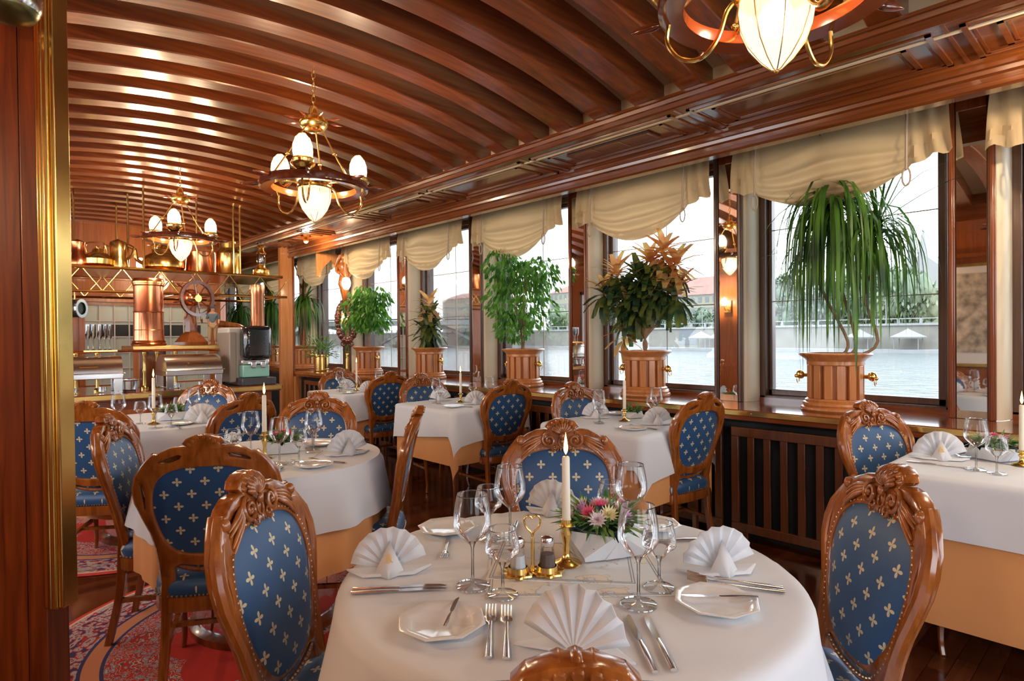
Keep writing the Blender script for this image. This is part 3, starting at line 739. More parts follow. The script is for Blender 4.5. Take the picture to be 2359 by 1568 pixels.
g = MB().lathe([(0, .0), (.045, .0), (.05, .002), (.082, .012), (.084, .014), (.081, .0155), (.06, .008), (.048, .0045), (0, .004)], 48, sq=octs)
plate0 = g.obj('bread_plate', 'china', ang=50); PF = [True]
def put_plate(x, y, rz, lab, grp):
    if PF[0]: PF[0] = False; o = plate0
    else: o = plate0.copy(); COL.objects.link(o)
    o.location = (x, y, Z0); o.rotation_euler = (0, 0, rz); tag(o, lab, 'plate', grp)
def knife_mb():
    g = MB(); L = .205
    pts = [(0, 0, .003), (0, .03, .0035), (0, .07, .0038), (0, .095, .003), (0, .102, .003)]
    g.tube(pts, [.0055, .0062, .0058, .0042, .004], 8, asp=.55, upv=(1, 0, 0))
    bl = [(-.004, .10), (-.007, .115), (-.0085, .16), (-.006, .19), (.001, .205), (.005, .20), (.0055, .115), (.004, .10)]
    n = len(bl); g.add([(x, y, .0026) for x, y in bl]+[(x, y, .0038) for x, y in bl], [tuple(range(n-1, -1, -1)), tuple(range(n, 2*n))]+[(i, (i+1) % n, n+(i+1) % n, n+i) for i in range(n)])
    return g
def fork_mb():
    g = MB()
    g.tube([(0, 0, .003), (0, .05, .0035), (0, .10, .005), (0, .135, .005)], [.0072, .0055, .0035, .004], 8, asp=.4, upv=(1, 0, 0))
    g.tube([(0, .13, .005), (0, .145, .003), (0, .158, .0045)], [.004, .0125, .0125], 8, asp=.16, upv=(1, 0, 0))
    for i in range(4):
        x = (i-1.5)*.0066; g.tube([(x, .155, .0042), (x, .175, .0055), (x, .20, .0105)], [.0020, .0018, .0011], 5)
    return g
kn0 = knife_mb().mesh('knife', 'silver'); fo0 = fork_mb().mesh('fork', 'silver')
def put_cut(kind, x, y, x2, y2, lab, grp, z=None, sc=1, tilt=0):
    o = bpy.data.objects.new('table_knife' if kind == 'k' else 'table_fork', kn0 if kind == 'k' else fo0); COL.objects.link(o)
    o.location = (x, y, Z0 if z is None else z); o.rotation_euler = (tilt, 0, math.atan2(y2-y, x2-x)-PI/2); o.scale = (sc,)*3
    tag(o, lab, 'knife' if kind == 'k' else 'fork', grp)
def candle(x, y, lab, hs, hc_, where, sc=1):
    t = thing('candlestick', 'brass candlestick '+where, 'candlestick', (x, y, Z0), 0, 'brass candlesticks')
    MB().lathe([(0, 0), (.034, 0), (.036, .003), (.033, .007), (.018, .012), (.010, .018), (.0075, .03), (.009, .04), (.0065, .05), (.011, hs*.62), (.013, hs*.72), (.007, hs*.84), (.009, hs*.88), (.008, hs*.9)], 24).obj('stem', 'brass', t, ang=60)
    MB().lathe([(.008, hs*.88), (.02, hs*.9), (.021, hs*.92), (.0125, hs*.915), (.0125, hs+.004), (.0105, hs+.004), (.0105, hs*.9), (0, hs*.9)], 24).obj('drip_cup', 'brass', t, ang=50)
    c = MB().lathe([(0, hs*.91), (.0102, hs*.91), (.0102, hs+.01), (.0092, hs+hc_-.004), (.0075, hs+hc_), (.002, hs+hc_-.002), (0, hs+hc_-.002)], 18).obj('taper_candle', 'wax', None, (x, y, Z0), ang=50)
    tag(c, 'lit cream taper candle '+where, 'candle', 'lit taper candles')
    MB().tube([(0, 0, hs+hc_-.004), (.0005, 0, hs+hc_+.008)], .0009, 5).obj('wick', 'iron', c)
    zt = hs+hc_+.004
    MB().lathe([(.0001, zt), (.0042, zt+.008), (.0056, zt+.016), (.0042, zt+.030), (.0018, zt+.044), (.0001, zt+.054)], 12).obj('flame', 'flame', c, ang=80)
def posy(x, y, lab, sc=1, wrapped=True, seed=1, cols=('pinkf', 'whitef', 'yelf', 'lilac'), n=7):
    rnd = random.Random(seed); t = thing('flower_arrangement', lab, 'flowers', (x, y, Z0), 0, 'table flower arrangements'); t.scale = (sc,)*3
    MB().lathe([(0, 0), (.022, 0), (.03, .01), (.052, .035), (.066, .055), (.062, .055), (.04, .03), (0, .02)], 28).obj('bowl', M['vase'], t, ang=60)
    if wrapped:
        g = MB()
        for k in range(4):
            a = k*PI/2+.35; ca, sa = math.cos(a), math.sin(a)
            def q(r, w, z): return (ca*r-sa*w, sa*r+ca*w, z)
            g.add([q(.03, -.06, .004), q(.03, .06, .004), q(.085, 0, .004), q(.09, 0, .012), q(.062, -.05, .05), q(.062, .05, .05)], [(0, 2, 3, 4), (2, 1, 5, 3), (0, 4, 5, 1), (4, 3, 5)])
        g.obj('napkin_wrap', 'nap', t, ang=25)
    g = MB()
    for i in range(150):
        a = rnd.uniform(0, 2*PI); el = rnd.uniform(.1, 1.2); p = Vector((math.cos(a)*.045*rnd.uniform(.3, 1.1), math.sin(a)*.045*rnd.uniform(.3, 1.1), .056))
        d_ = Vector((math.cos(a)*math.cos(el), math.sin(a)*math.cos(el), math.sin(el))); g.leaf(p+d_*.01, d_, (rnd.uniform(-.5, .5), rnd.uniform(-.5, .5), 1), rnd.uniform(.025, .06), .009, .4, 2)
    for i in range(9):      # fern sprays
        a = rnd.uniform(0, 2*PI); d_ = Vector((math.cos(a), math.sin(a), rnd.uniform(-.1, .9))).normalized(); L = rnd.uniform(.07, .115)
        for j in range(10):
            tt = j/9; c_ = Vector((0, 0, .055))+d_*L*tt-Vector((0, 0, .03*tt*tt))
            for s in (1, -1): sd = d_.cross(Vector((0, 0, 1))).normalized()*s; g.leaf(c_, d_*.5+sd, (0, 0, 1), .02*(1.1-tt), .004, .2, 2)
    g.obj('greenery', 'herb', t, ang=80)
    for i in range(n):
        a = 2*PI*i/max(1, n-1)+.3; r = 0 if i == 0 else (.034 if i % 2 or n < 8 else .052); c_ = Vector((math.cos(a)*r, math.sin(a)*r, .085-.35*r*.6)); ax = Vector((c_.x, c_.y, .035)).normalized(); mt = M[cols[i % len(cols)]]
        g = MB(); tx = ax.orthogonal().normalized(); ty = ax.cross(tx)
        for ring, (np_, el, L, w) in enumerate(((14, .25, .021, .006), (12, .7, .018, .005), (8, 1.1, .013, .005))):
            for k in range(np_):
                b2 = 2*PI*(k+.5*ring)/np_; dd = (tx*math.cos(b2)+ty*math.sin(b2))*math.cos(el)+ax*math.sin(el); g.leaf(c_, dd, ax, L, w, -.25, 2)
        f_ = g.obj('flower', mt, t, ang=80)
    return t
M['vase'] = mat('dark_green_glass', (.02, .06, .055), .08, 0, .8)
for nme, c_ in (('pinkf', (.80, .16, .30)), ('whitef', (.86, .72, .76)), ('yelf', (.82, .74, .45)), ('lilac', (.72, .42, .66)), ('redf', (.8, .08, .06)), ('creamf', (.85, .82, .75))): M[nme] = mat(nme, c_, .6)
# front table
GB, GG, GN, GP, GK, GFk = 'wine glasses on the front table', 'water goblets on the front table', 'fan napkins on the front table', 'bread plates on the front table', 'knives on the front table', 'forks on the front table'
for x, y, l in ((.845, 1.037, 'tall wine glass at the front left of the salt and pepper stand'), (1.10, 1.19, 'tall wine glass at the far left of the front table, before the blue chair back'), (1.03, .73, 'tall wine glass standing right of the candle, nearest the front right'), (1.345, .975, 'tall wine glass behind the flowers on the right of the front table')): put_glass('b', x, y, l, GB)
for x, y, l in ((.862, .957, 'low stemmed goblet right in front of the salt and pepper stand'), (1.075, 1.25, 'stemmed goblet between the two tall glasses at the left of the front table'), (1.132, .748, 'stemmed goblet right beside the front right wine glass'), (1.352, 1.05, 'stemmed goblet directly behind the flower arrangement of the front table')): put_glass('g', x, y, l, GG)
put_nap(.80, .70, 28, 'white fan napkin at the near side of the front table, behind the chair crest', GN, 1.08)
put_nap(.755, 1.235, 236, 'white fan napkin with a gold mark at the left of the front table', GN)
put_nap(1.37, 1.29, 200, 'white fan napkin at the far side of the front table, before the dark blue chair', GN)
put_nap(1.31, .70, 235, 'grey white fan napkin at the right of the front table', GN)
put_plate(.685, .934, .2, 'octagonal bread plate with an upright butter knife at the left front', GP)
put_plate(1.139, .618, .5, 'octagonal bread plate with a knife laid across at the right front', GP)
put_plate(1.47, 1.0, .1, 'bread plate partly hidden behind the tall glasses right of the flowers', GP)
put_plate(1.04, 1.385, .4, 'bread plate at the far left of the front table behind the left napkin', GP)
put_cut('k', .665, .90, .745, .968, 'butter knife resting on the left front bread plate', GK, Z0+.016, .62)
put_cut('k', 1.20, .56, 1.10, .665, 'butter knife lying across the right front bread plate', GK, Z0+.016, .75)
for dx, l in ((0, 'left'), (1, 'right')):
    put_cut('f', .672+.02*dx, .785-.024*dx, .672+.02*dx+.1, .785-.024*dx+.108, '%s one of two forks lying beside the near napkin of the front table' % l, GFk, sc=.95)
put_cut('k', .865, .545, .975, .665, 'right one of two knives at the right front of the near napkin', GK)
put_cut('k', .838, .562, .950, .69, 'left one of two knives at the right front of the near napkin', GK)
put_cut('k', .645, 1.205, .80, 1.08, 'far one of two knives in front of the left fan napkin', GK)
put_cut('k', .632, 1.188, .78, 1.075, 'near one of two knives in front of the left fan napkin', GK)
put_cut('f', 1.318, .56, 1.235, .73, 'far one of two forks above the right front plate', GFk)
put_cut('f', 1.30, .548, 1.215, .70, 'near one of two forks above the right front plate', GFk)
put_cut('k', 1.49, .83, 1.39, .915, 'knife on the right of the front table behind the right napkin', GK)
put_cut('k', 1.23, 1.30, 1.15, 1.23, 'knife standing out behind the tall glass near the far napkin', GK)
put_cut('f', 1.0, 1.33, .93, 1.25, 'fork beside the far left bread plate behind the left napkin', GFk, sc=.8)
candle(1.089, .979, '', .105, .155, 'in the centre of the front round table')
posy(1.225, .985, 'pink, white and yellow flowers with ferns in a napkin wrapped bowl on the front table', 1.3, True, 3, ('pinkf', 'whitef', 'yelf', 'lilac', 'whitef'), 12)
# sea chart runner
m, t_, b_ = nmat('sea_chart'); pset(b_, (.78, .74, .66), .6)
o_ = t_.nodes.new('ShaderNodeTexCoord'); n1 = t_.nodes.new('ShaderNodeTexNoise'); n1.inputs['Scale'].default_value = 9; n1.inputs['Detail'].default_value = 6
r1 = t_.nodes.new('ShaderNodeValToRGB'); r1.color_ramp.elements[0].position = .47; r1.color_ramp.elements[0].color = (.80, .76, .68, 1); r1.color_ramp.elements[1].position = .53; r1.color_ramp.elements[1].color = (.72, .77, .80, 1)
for q, c_ in ((.494, (.76, .70, .58, 1)), (.5, (.38, .40, .48, 1)), (.506, (.72, .77, .80, 1))): e_ = r1.color_ramp.elements.new(q); e_.color = c_
t_.links.new(o_.outputs['Object'], n1.inputs['Vector']); t_.links.new(n1.outputs[0], r1.inputs[0]); t_.links.new(r1.outputs[0], b_.inputs['Base Color']); M['chart'] = m
def chart(x, y, rz, sx, sy, z, lab):
    o = MB().bb(-sx, sx, -sy, sy, 0, .0012).obj('chart_mat', 'chart'); o.location = (x, y, z); o.rotation_euler = (0, 0, rz); tag(o, lab, 'place mat', 'sea chart mats')
    f = MB()
    for a in (.006, .012): f.bb(-sx+a, sx-a, -sy+a, -sy+a+.0015, .0012, .0016); f.bb(-sx+a, sx-a, sy-a-.0015, sy-a, .0012, .0016); f.bb(-sx+a, -sx+a+.0015, -sy+a, sy-a, .0012, .0016); f.bb(sx-a-.0015, sx-a, -sy+a, sy-a, .0012, .0016)
    f.obj('border_line', mat('ink', (.22, .28, .38), .6), o)
chart(1.06, .93, R_(-43), .20, .125, Z0-.001, 'old sea chart used as a centre mat on the front table')
chart(1.10, 1.0, R_(-50), .17, .13, Z0+.0003, 'second sea chart lying across the first on the front table')
chart(1.10, 2.83, R_(-40), .22, .14, Z0-.001, 'sea chart mat under the candle of the middle round table')
# salt and pepper
t = thing('cruet_stand', 'gilt cruet stand with a heart shaped handle on the front table', 'cruet stand', (.988, .993, Z0), R_(-38))
def trayf(a): return 1+.08*math.cos(a*8)
MB().lathe([(0, 0), (.034, 0), (.038, .004), (.037, .008), (.032, .006), (0, .004)], 48, (-.034, 0, 0), sq=trayf).lathe([(0, 0), (.034, 0), (.038, .004), (.037, .008), (.032, .006), (0, .004)], 48, (.034, 0, 0), sq=trayf).obj('tray', 'brass', t)
MB().lathe([(.024, .004), (.026, .006), (.0235, .02), (.022, .02), (.022, .006)], 24, (-.034, 0, 0)).lathe([(.024, .004), (.026, .006), (.0235, .02), (.022, .02), (.022, .006)], 24, (.034, 0, 0)).obj('cup', 'brass', t)
g = MB().tube([(0, 0, .004), (0, 0, .03), (0, 0, .06), (0, 0, .085)], [.005, .0035, .0045, .004], 10)
hs = [(0, .088), (.004, .098), (.014, .108), (.019, .122), (.014, .134), (.005, .134), (0, .129), (-.005, .134), (-.014, .134), (-.019, .122), (-.014, .108), (-.004, .098)]
g.tube([(a, 0, z) for a, z in crom(hs, 3)], .0024, 8, True); g.obj('handle', 'brass', t)
def shaker(dx, content, lab, col):
    c_ = Vector((.988+math.cos(R_(-38))*dx, .993+math.sin(R_(-38))*dx, Z0)); s = thing('shaker', lab, 'shaker', (c_.x, c_.y, Z0+.005), 0, 'salt and pepper shakers')
    flut = lambda a: 1+.03*math.cos(a*10)
    MB().lathe([(.0, .001), (.0205, .001), (.021, .004), (.0155, .05), (.0145, .062)], 40, sq=flut).obj('glass_body', 'glass', s)
    MB().lathe([(0, .003), (.019, .003), (.0150, .042), (0, .043)], 24).obj('contents', mat(content, col, .8), s)
    MB().lathe([(.0145, .06), (.016, .062), (.0165, .072), (.014, .08), (.006, .083), (0, .0835)], 24).obj('cap', 'silver', s)
shaker(-.034, 'salt', 'glass salt shaker with white salt in the cruet stand', (.78, .78, .8)); shaker(.034, 'pepper', 'glass pepper shaker with dark ground pepper in the cruet stand', (.16, .11, .10))
# middle round table
G = 'on the middle round table'
for k_, x, y, l in (('b', 1.06, 2.62, 'tall wine glass left of the posy'), ('b', 1.30, 2.80, 'tall wine glass right of the posy, before the far chair'), ('b', 1.05, 2.93, 'tall wine glass behind the candle'), ('g', 1.147, 2.62, 'low goblet in front of the posy'), ('g', .94, 2.84, 'low goblet left of the candle'), ('g', 1.33, 2.88, 'low goblet behind the right tall glass'), ('g', .86, 2.72, 'low goblet hidden partly by the dark chair back')):
    put_glass(k_, x, y, l+' '+G, ('wine glasses ' if k_ == 'b' else 'water goblets ')+G)
put_nap(1.385, 2.62, 262, 'large white fan napkin at the right edge of the middle round table', 'fan napkins '+G, 1.1)
put_nap(.80, 2.58, 240, 'white fan napkin behind the crest of the dark chair on the middle round table', 'fan napkins '+G)
put_plate(1.15, 2.48, .2, 'bread plate near the front right edge of the middle round table', 'bread plates '+G)
put_plate(1.40, 2.95, .2, 'bread plate behind the large napkin of the middle round table', 'bread plates '+G)
put_cut('k', 1.20, 2.42, 1.12, 2.56, 'knife across the front plate of the middle round table', 'cutlery '+G, Z0+.016)
put_cut('f', 1.28, 2.44, 1.21, 2.60, 'fork right of the front plate of the middle round table', 'cutlery '+G)
put_cut('k', .90, 2.40, .99, 2.52, 'left knife by the dark chair on the middle round table', 'cutlery '+G)
put_cut('k', .925, 2.385, 1.015, 2.505, 'right knife by the dark chair on the middle round table', 'cutlery '+G)
put_cut('k', 1.50, 2.62, 1.42, 2.74, 'knife at the right edge of the middle round table', 'cutlery '+G)
candle(1.065, 2.80, '', .12, .17, 'on the middle round table')
posy(1.19, 2.90, 'red flowers and green leaves in a white napkin on the middle round table', 1.15, True, 5, ('redf', 'herb', 'pinkf', 'redf'), 5)
t = thing('dried_posy', 'small glass of dried pale flowers left of the candle on the middle round table', 'flowers', (.99, 2.99, Z0))
MB().lathe([(0, 0), (.02, 0), (.024, .06), (.022, .06), (.018, .005)], 20).obj('tumbler', 'glass', t)
g = MB()
for i in range(40): a = random.uniform(0, 6.28); r = random.uniform(0, .035); g.ball((r*math.cos(a), r*math.sin(a), .07+random.uniform(0, .04)), .006, 6, 4)
g.obj('blossoms', 'creamf', t)
# far round table
G = 'on the far round table'
for k_, x, y, l in (('b', .95, 4.25, 'tall wine glass before the candle'), ('b', 1.25, 4.55, 'tall wine glass at the right'), ('b', .80, 4.50, 'tall glass at the left edge'), ('g', 1.03, 4.22, 'low goblet right of the candle'), ('g', .93, 4.55, 'low goblet left of the candle'), ('g', 1.19, 4.68, 'low goblet behind the green posy')):
    put_glass(k_, x, y, l+' '+G, ('wine glasses ' if k_ == 'b' else 'water goblets ')+G)
put_nap(1.23, 4.30, 250, 'white fan napkin at the right of the far round table', 'fan napkins '+G, 1.2)
put_plate(1.10, 4.30, .2, 'bread plate by the napkin of the far round table', 'bread plates '+G)
put_cut('f', 1.05, 4.10, 1.08, 4.28, 'fork near the front edge of the far round table', 'cutlery '+G)
candle(.985, 4.45, '', .10, .20, 'on the far round table')
posy(1.13, 4.62, 'low posy of green leaves on the far round table', 1.1, True, 8, ('herb', 'whitef', 'herb'), 3)
# window tables
def wt(w, items):
    G = 'on the %s square table' % w
    for it in items:
        k_ = it[0]
        if k_ in 'bg': put_glass(k_, it[1], it[2], it[3]+' '+G, ('wine glasses ' if k_ == 'b' else 'water goblets ')+G)
        elif k_ == 'n': put_nap(it[1], it[2], it[4], it[3]+' '+G, 'fan napkins '+G, it[5] if len(it) > 5 else 1.1)
        elif k_ == 'p': put_plate(it[1], it[2], .3, it[3]+' '+G, 'bread plates '+G)
        elif k_ in 'kf': put_cut(k_, it[1], it[2], it[4], it[5], it[3]+' '+G, 'cutlery '+G)
        elif k_ == 'c': candle(it[1], it[2], '', it[3], it[4], G)
        elif k_ == 'o': posy(it[1], it[2], it[3]+' '+G, it[4], True, it[5], it[6], it[7])
wt('nearest full', [('n', 3.17, 2.58, 'white fan napkin before the far chair', 222, 1.05), ('n', 3.20, 2.12, 'white fan napkin beside the near chair back', 232, 1.05), ('c', 3.19, 2.36, .075, .185), ('o', 3.36, 2.42, 'red flower with ferns', .85, 9, ('redf', 'herb', 'redf'), 3),
  ('g', 2.99, 2.40, 'stemmed goblet'), ('b', 3.03, 2.44, 'tall glass before the far napkin'), ('b', 3.40, 2.26, 'tall glass behind the near napkin'), ('g', 3.44, 2.32, 'low goblet nearest the sill'), ('p', 2.93, 2.11, 'bread plate at the near corner'), ('p', 3.42, 2.60, 'bread plate by the sill'), ('k', 2.96, 2.04, 'knife on the corner plate', 2.93, 2.2), ('k', 2.88, 2.5, 'knife at the left edge', 2.92, 2.62), ('f', 3.02, 2.0, 'fork at the near edge', 3.03, 2.2)])
wt('middle', [('n', 3.12, 4.25, 'white fan napkin before the far chair', 222, 1.05), ('n', 3.16, 3.82, 'white fan napkin beside the near chair back', 232, 1.05), ('c', 3.17, 4.03, .075, .17), ('o', 3.32, 4.03, 'small green posy', .85, 11, ('whitef', 'herb', 'whitef'), 3),
  ('b', 2.99, 4.13, 'tall glass at the left'), ('g', 2.97, 4.05, 'stemmed goblet at the left edge'), ('b', 3.42, 3.95, 'tall glass by the sill'), ('g', 3.40, 4.15, 'stemmed goblet by the sill'), ('p', 2.90, 3.78, 'bread plate at the near corner'), ('f', 3.0, 3.66, 'fork at the near edge', 3.0, 3.85)])
wt('far', [('n', 3.12, 5.92, 'white fan napkin before the far chair', 222, 1.05), ('n', 3.14, 5.50, 'white fan napkin beside the near chair back', 232, 1.05), ('c', 3.13, 5.72, .075, .21), ('b', 2.98, 5.80, 'tall glass at the left'), ('g', 2.95, 5.7, 'stemmed goblet at the left edge'), ('b', 3.38, 5.7, 'tall glass by the sill'), ('p', 2.92, 5.5, 'bread plate at the near corner')])
wt('cut off at right', [('n', 3.16, .66, 'white fan napkin with a gold mark', 205, 1.15), ('c', 3.24, .395, .06, .19), ('o', 3.33, .50, 'pink and white flowers with green leaves', 1.15, 14, ('pinkf', 'creamf', 'pinkf', 'whitef'), 6),
  ('b', 3.02, .51, 'tall wine glass'), ('g', 2.99, .44, 'low goblet in front of the flowers'), ('p', 3.42, .68, 'bread plate by the sill'), ('k', 3.0, .745, 'knife at the far edge', 3.03, .55), ('f', 3.40, .70, 'fork leaning on the plate', 3.30, .62), ('k', 3.44, .62, 'knife on the plate', 3.36, .70)])

# ================================================================== LAMPS
def lightp(name, loc, P, col=(1, .74, .47), size=.04, parent=None):
    l = bpy.data.lights.new(name, 'POINT'); l.energy = P; l.color = col; l.shadow_soft_size = size
    o = bpy.data.objects.new(name, l); COL.objects.link(o); o.location = loc
    if parent is not None: o.parent = parent
    return o
def shellmat(name, col, s, tr):
    m, t, b = nmat(name); t.nodes.remove(b); e = t.nodes.new('ShaderNodeEmission'); e.inputs[0].default_value = (*col, 1); e.inputs[1].default_value = s
    T = t.nodes.new('ShaderNodeBsdfTransparent'); mx = t.nodes.new('ShaderNodeMixShader'); mx.inputs[0].default_value = tr
    t.links.new(e.outputs[0], mx.inputs[1]); t.links.new(T.outputs[0], mx.inputs[2]); t.links.new(mx.outputs[0], t.nodes['Material Output'].inputs[0]); return m
M['shell'] = shellmat('frosted_lamp_glass', (1, .80, .56), 3.2, .4)
M['shell2'] = shellmat('frosted_globe_glass', (1, .80, .56), 1.15, .4)
M['bulb'] = emis('lamp_bulb', (1, .84, .62), 9)
def chandelier(loc, rot, lab, ztop, P, big=True):
    t = thing('ship_wheel_chandelier', lab, 'chandelier', loc, R_(rot), 'ship wheel chandeliers')
    # wheel ring
    w = MB().lathe([(.235, -.022), (.29, -.028), (.30, -.02), (.302, .0), (.298, .018), (.27, .024), (.24, .018), (.235, -.022)], 48).obj('wheel_ring', 'mahog', t, ang=30)
    MB().lathe([(.234, -.021), (.2335, .0), (.236, .016)], 48).obj('inner_lining', 'inner', w)
    for i in range(8):
        a = 2*PI*(i+.5)/8; ca, sa = math.cos(a), math.sin(a)
        MB().tube([(ca*r, sa*r, z) for r, z in ((.295, 0), (.315, .0), (.325, 0), (.345, 0), (.375, 0), (.40, 0))], [.008, .007, .011, .013, .010, .003], 8).obj('wheel_handle', 'mahog', t, ang=60)
    # hub with small spokes at the top
    MB().lathe([(r, z-.19) for r, z in [(0, .50), (.012, .50), (.05, .505), (.075, .53), (.08, .545), (.07, .552), (.08, .556), (.075, .575), (.05, .585), (.03, .60), (.028, .625), (.018, .645), (0, .65)]], 32).obj('canopy', 'brass', t, ang=40)
    for i in range(8):
        a = 2*PI*i/8; ca, sa = math.cos(a), math.sin(a)
        MB().tube([(ca*r, sa*r, .375) for r in (.07, .10, .115, .14, .165)], [.004, .004, .009, .006, .002], 6).obj('canopy_spoke', 'mahog', t)
    n = max(3, int((ztop-.46)/.034)); g = MB()
    for i in range(n):
        z = .465+i*.034; rx = (1, 0) if i % 2 else (0, 1)
        g.tube([(rx[0]*.009*math.cos(q), rx[1]*.009*math.cos(q), z+.021*math.sin(q)) for q in [2*PI*k/10 for k in range(10)]], .0028, 5, True)
    g.obj('chain', 'brass', t)
    for i in range(3):
        a = R_(120*i); ca, sa = math.cos(a), math.sin(a)
        # suspension rod
        b2 = a+R_(60); cb, sb = math.cos(b2), math.sin(b2)
        MB().tube([(cb*.05, sb*.05, .33), (cb*.14, sb*.14, .18), (cb*.24, sb*.24, .02)], .005, 8).ball((cb*.15, sb*.15, .165), .013, 8, 6).ball((cb*.235, sb*.235, .03), .012, 8, 6).obj('suspension_rod', 'brass', t)
        # upright lamp: cup, gallery and globe
        cx, cy_ = ca*.262, sa*.262
        L = MB().lathe([(0, .02), (.03, .022), (.045, .035), (.062, .05), (.066, .058), (.055, .062), (.058, .075), (.052, .085), (.047, .09), (0, .09)], 24, (cx, cy_, 0)).obj('lamp_cup', 'brass', t, ang=40)
        MB().lathe([(.047, .088), (.052, .12), (.050, .155), (.038, .19), (.018, .212), (.0, .217)], 20, (cx, cy_, 0)).obj('lamp_globe', 'shell', L, ang=80)
        g = MB()
        for k in range(6):
            q = 2*PI*k/6; g.tube([(cx+math.cos(q)*r, cy_+math.sin(q)*r, z) for r, z in ((.05, .088), (.0545, .12), (.0525, .155), (.04, .192), (.019, .215), (.0, .221))], .0016, 5)
        g.obj('wire_cage', 'brass', L)
        # curved arm to the centre holder
        MB().tube(curve3([(ca*.275, sa*.275, -.02), (ca*.28, sa*.28, -.075), (ca*.245, sa*.245, -.125), (ca*.19, sa*.19, -.135), (ca*.145, sa*.145, -.09), (ca*.12, sa*.12, -.02), (ca*.085, sa*.085, .01)], 4), .0062, 8).obj('curved_arm', 'brass', t)
    # central globe
    H = MB().lathe([(.03, .055), (.075, .05), (.096, .03), (.100, .01), (.094, .0), (.1, -.01), (.094, -.018), (.08, -.02), (.08, .0), (.0, .02)], 32).obj('globe_holder', 'brass', t, ang=40)
    for i in range(3):
        a = R_(120*i+60); MB().tube([(math.cos(a)*.09, math.sin(a)*.09, .01), (math.cos(a)*.24, math.sin(a)*.24, .0)], .007, 8).obj('holder_strut', 'brass', t)
    MB().lathe([(.09, -.015), (.094, -.05), (.088, -.09), (.070, -.135), (.040, -.175), (.012, -.20), (.0, -.203)], 28).obj('glass_globe', 'shell2', H, ang=80)
    g = MB()
    for k in range(8):
        q = 2*PI*k/8; g.tube([(math.cos(q)*r, math.sin(q)*r, z) for r, z in ((.091, -.015), (.0955, -.05), (.0895, -.09), (.0715, -.136), (.0415, -.176), (.013, -.202), (0, -.206))], .0015, 5)
    g.ball((0, 0, -.206), .006, 8, 6); g.obj('cage_bars', 'brassd', H)
    MB().ball((0, 0, -.07), (.042, .042, .05), 16, 10).obj('bulb', 'bulb', H)
    x, y, z = loc
    lightp('chandelier_bulb_light', (0, 0, -.1), P*.45, size=.05, parent=t)
    for i in range(3): a = R_(120*i); lightp('lamp_bulb_light', (math.cos(a)*.262, math.sin(a)*.262, .14), P*.2, size=.04, parent=t)
    return t
ZR = 2.175
chandelier((1.60, .69, ZR+.02), -8, 'ship wheel chandelier close to the camera, cut by the top edge', .68, 18)
chandelier((1.57, 3.337, ZR), -8, 'ship wheel chandelier with four lit globes hanging mid ceiling', .70, 84)
chandelier((1.57, 6.05, ZR+.03), 5, 'ship wheel chandelier hanging before the brass pot rack', .68, 95)
chandelier((2.05, 8.75, ZR-.05), 20, 'farthest chandelier, its globe seen below the brass rack', .80, 60)
def spot(x, y, lab, P=22):
    t = thing('ceiling_spotlight', lab, 'spotlight', (x, y, ZS-.005), 0, 'soffit spotlights')
    MB().lathe([(0, -.0), (.04, 0), (.04, -.02), (.012, -.03), (0, -.03)], 16).obj('mount', 'brassd', t)
    MB().lathe([(.012, -.03), (.03, -.05), (.035, -.075), (.03, -.08), (.02, -.06), (0, -.05)], 16).obj('shade', 'brass', t)
    MB().ball((0, 0, -.075), .025, 12, 8).obj('bulb', 'globe', t)
    lightp('spotlight_bulb_light', (0, 0, -.12), P, (1, .78, .52), .03, t)
spot(3.27, 7.2, 'small lit spotlight under the soffit beyond the far chandelier'); spot(3.27, .02, 'small lit spotlight under the soffit at the right edge'); spot(3.27, -1.3, 'unseen soffit spotlight added behind the camera', 30)  # the last one is an unseen lamp, added for warm fill
def sconce(y, lab):
    t = thing('wall_sconce', lab, 'wall lamp', (-.92, y, 1.75), 0, 'left wall sconces')
    MB().bb(0, .02, -.05, .05, -.1, .08).tube([(.02, 0, -.05), (.08, 0, -.08), (.12, 0, -.02)], .008, 8).lathe([(0, -.02), (.04, -.02), (.045, .0), (.03, .01)], 16, (.12, 0, 0)).obj('bracket', 'brass', t)
    MB().lathe([(.03, .01), (.045, .05), (.035, .1), (0, .13)], 16, (.12, 0, 0)).obj('glass_shade', 'shell', t)
    lightp('sconce_bulb_light', (.12, 0, .06), 40, size=.03, parent=t)
for y in (.2, 2.3, 2.9, 4.65, 6.25): sconce(y, 'brass sconce with a frosted shade on the left wall at %.1f metres along' % y if False else {.2: 'brass wall sconce nearest the camera on the left wall', 2.3: 'brass wall sconce beside the framed print on the left wall', 2.9: 'brass wall sconce before the left windows', 4.65: 'brass wall sconce between the left windows', 6.25: 'brass wall sconce farthest along the left wall'}[y])
# framed print on the left wall, seen in the pier mirror
t = thing('framed_print', 'large framed sepia print on the left wall, mirrored in the right pier', 'picture', (-.92, 1.56, 1.51))
f = MB()
for q in ((-.40, .40, .58, .62), (-.40, .40, -.62, -.58), (-.40, -.36, -.62, .62), (.36, .40, -.62, .62)): f.bb(0, .03, *q)
f.obj('gilt_frame', 'brassd', t, bev=.004); MB().bb(.0, .01, -.37, .37, -.6, .6).obj('mount', 'creamf', t)
MB().bb(.01, .012, -.30, .30, -.45, .5).obj('print_sheet', mat('sepia_print', (.52, .46, .36), .6, var=.55, vs=11), t)
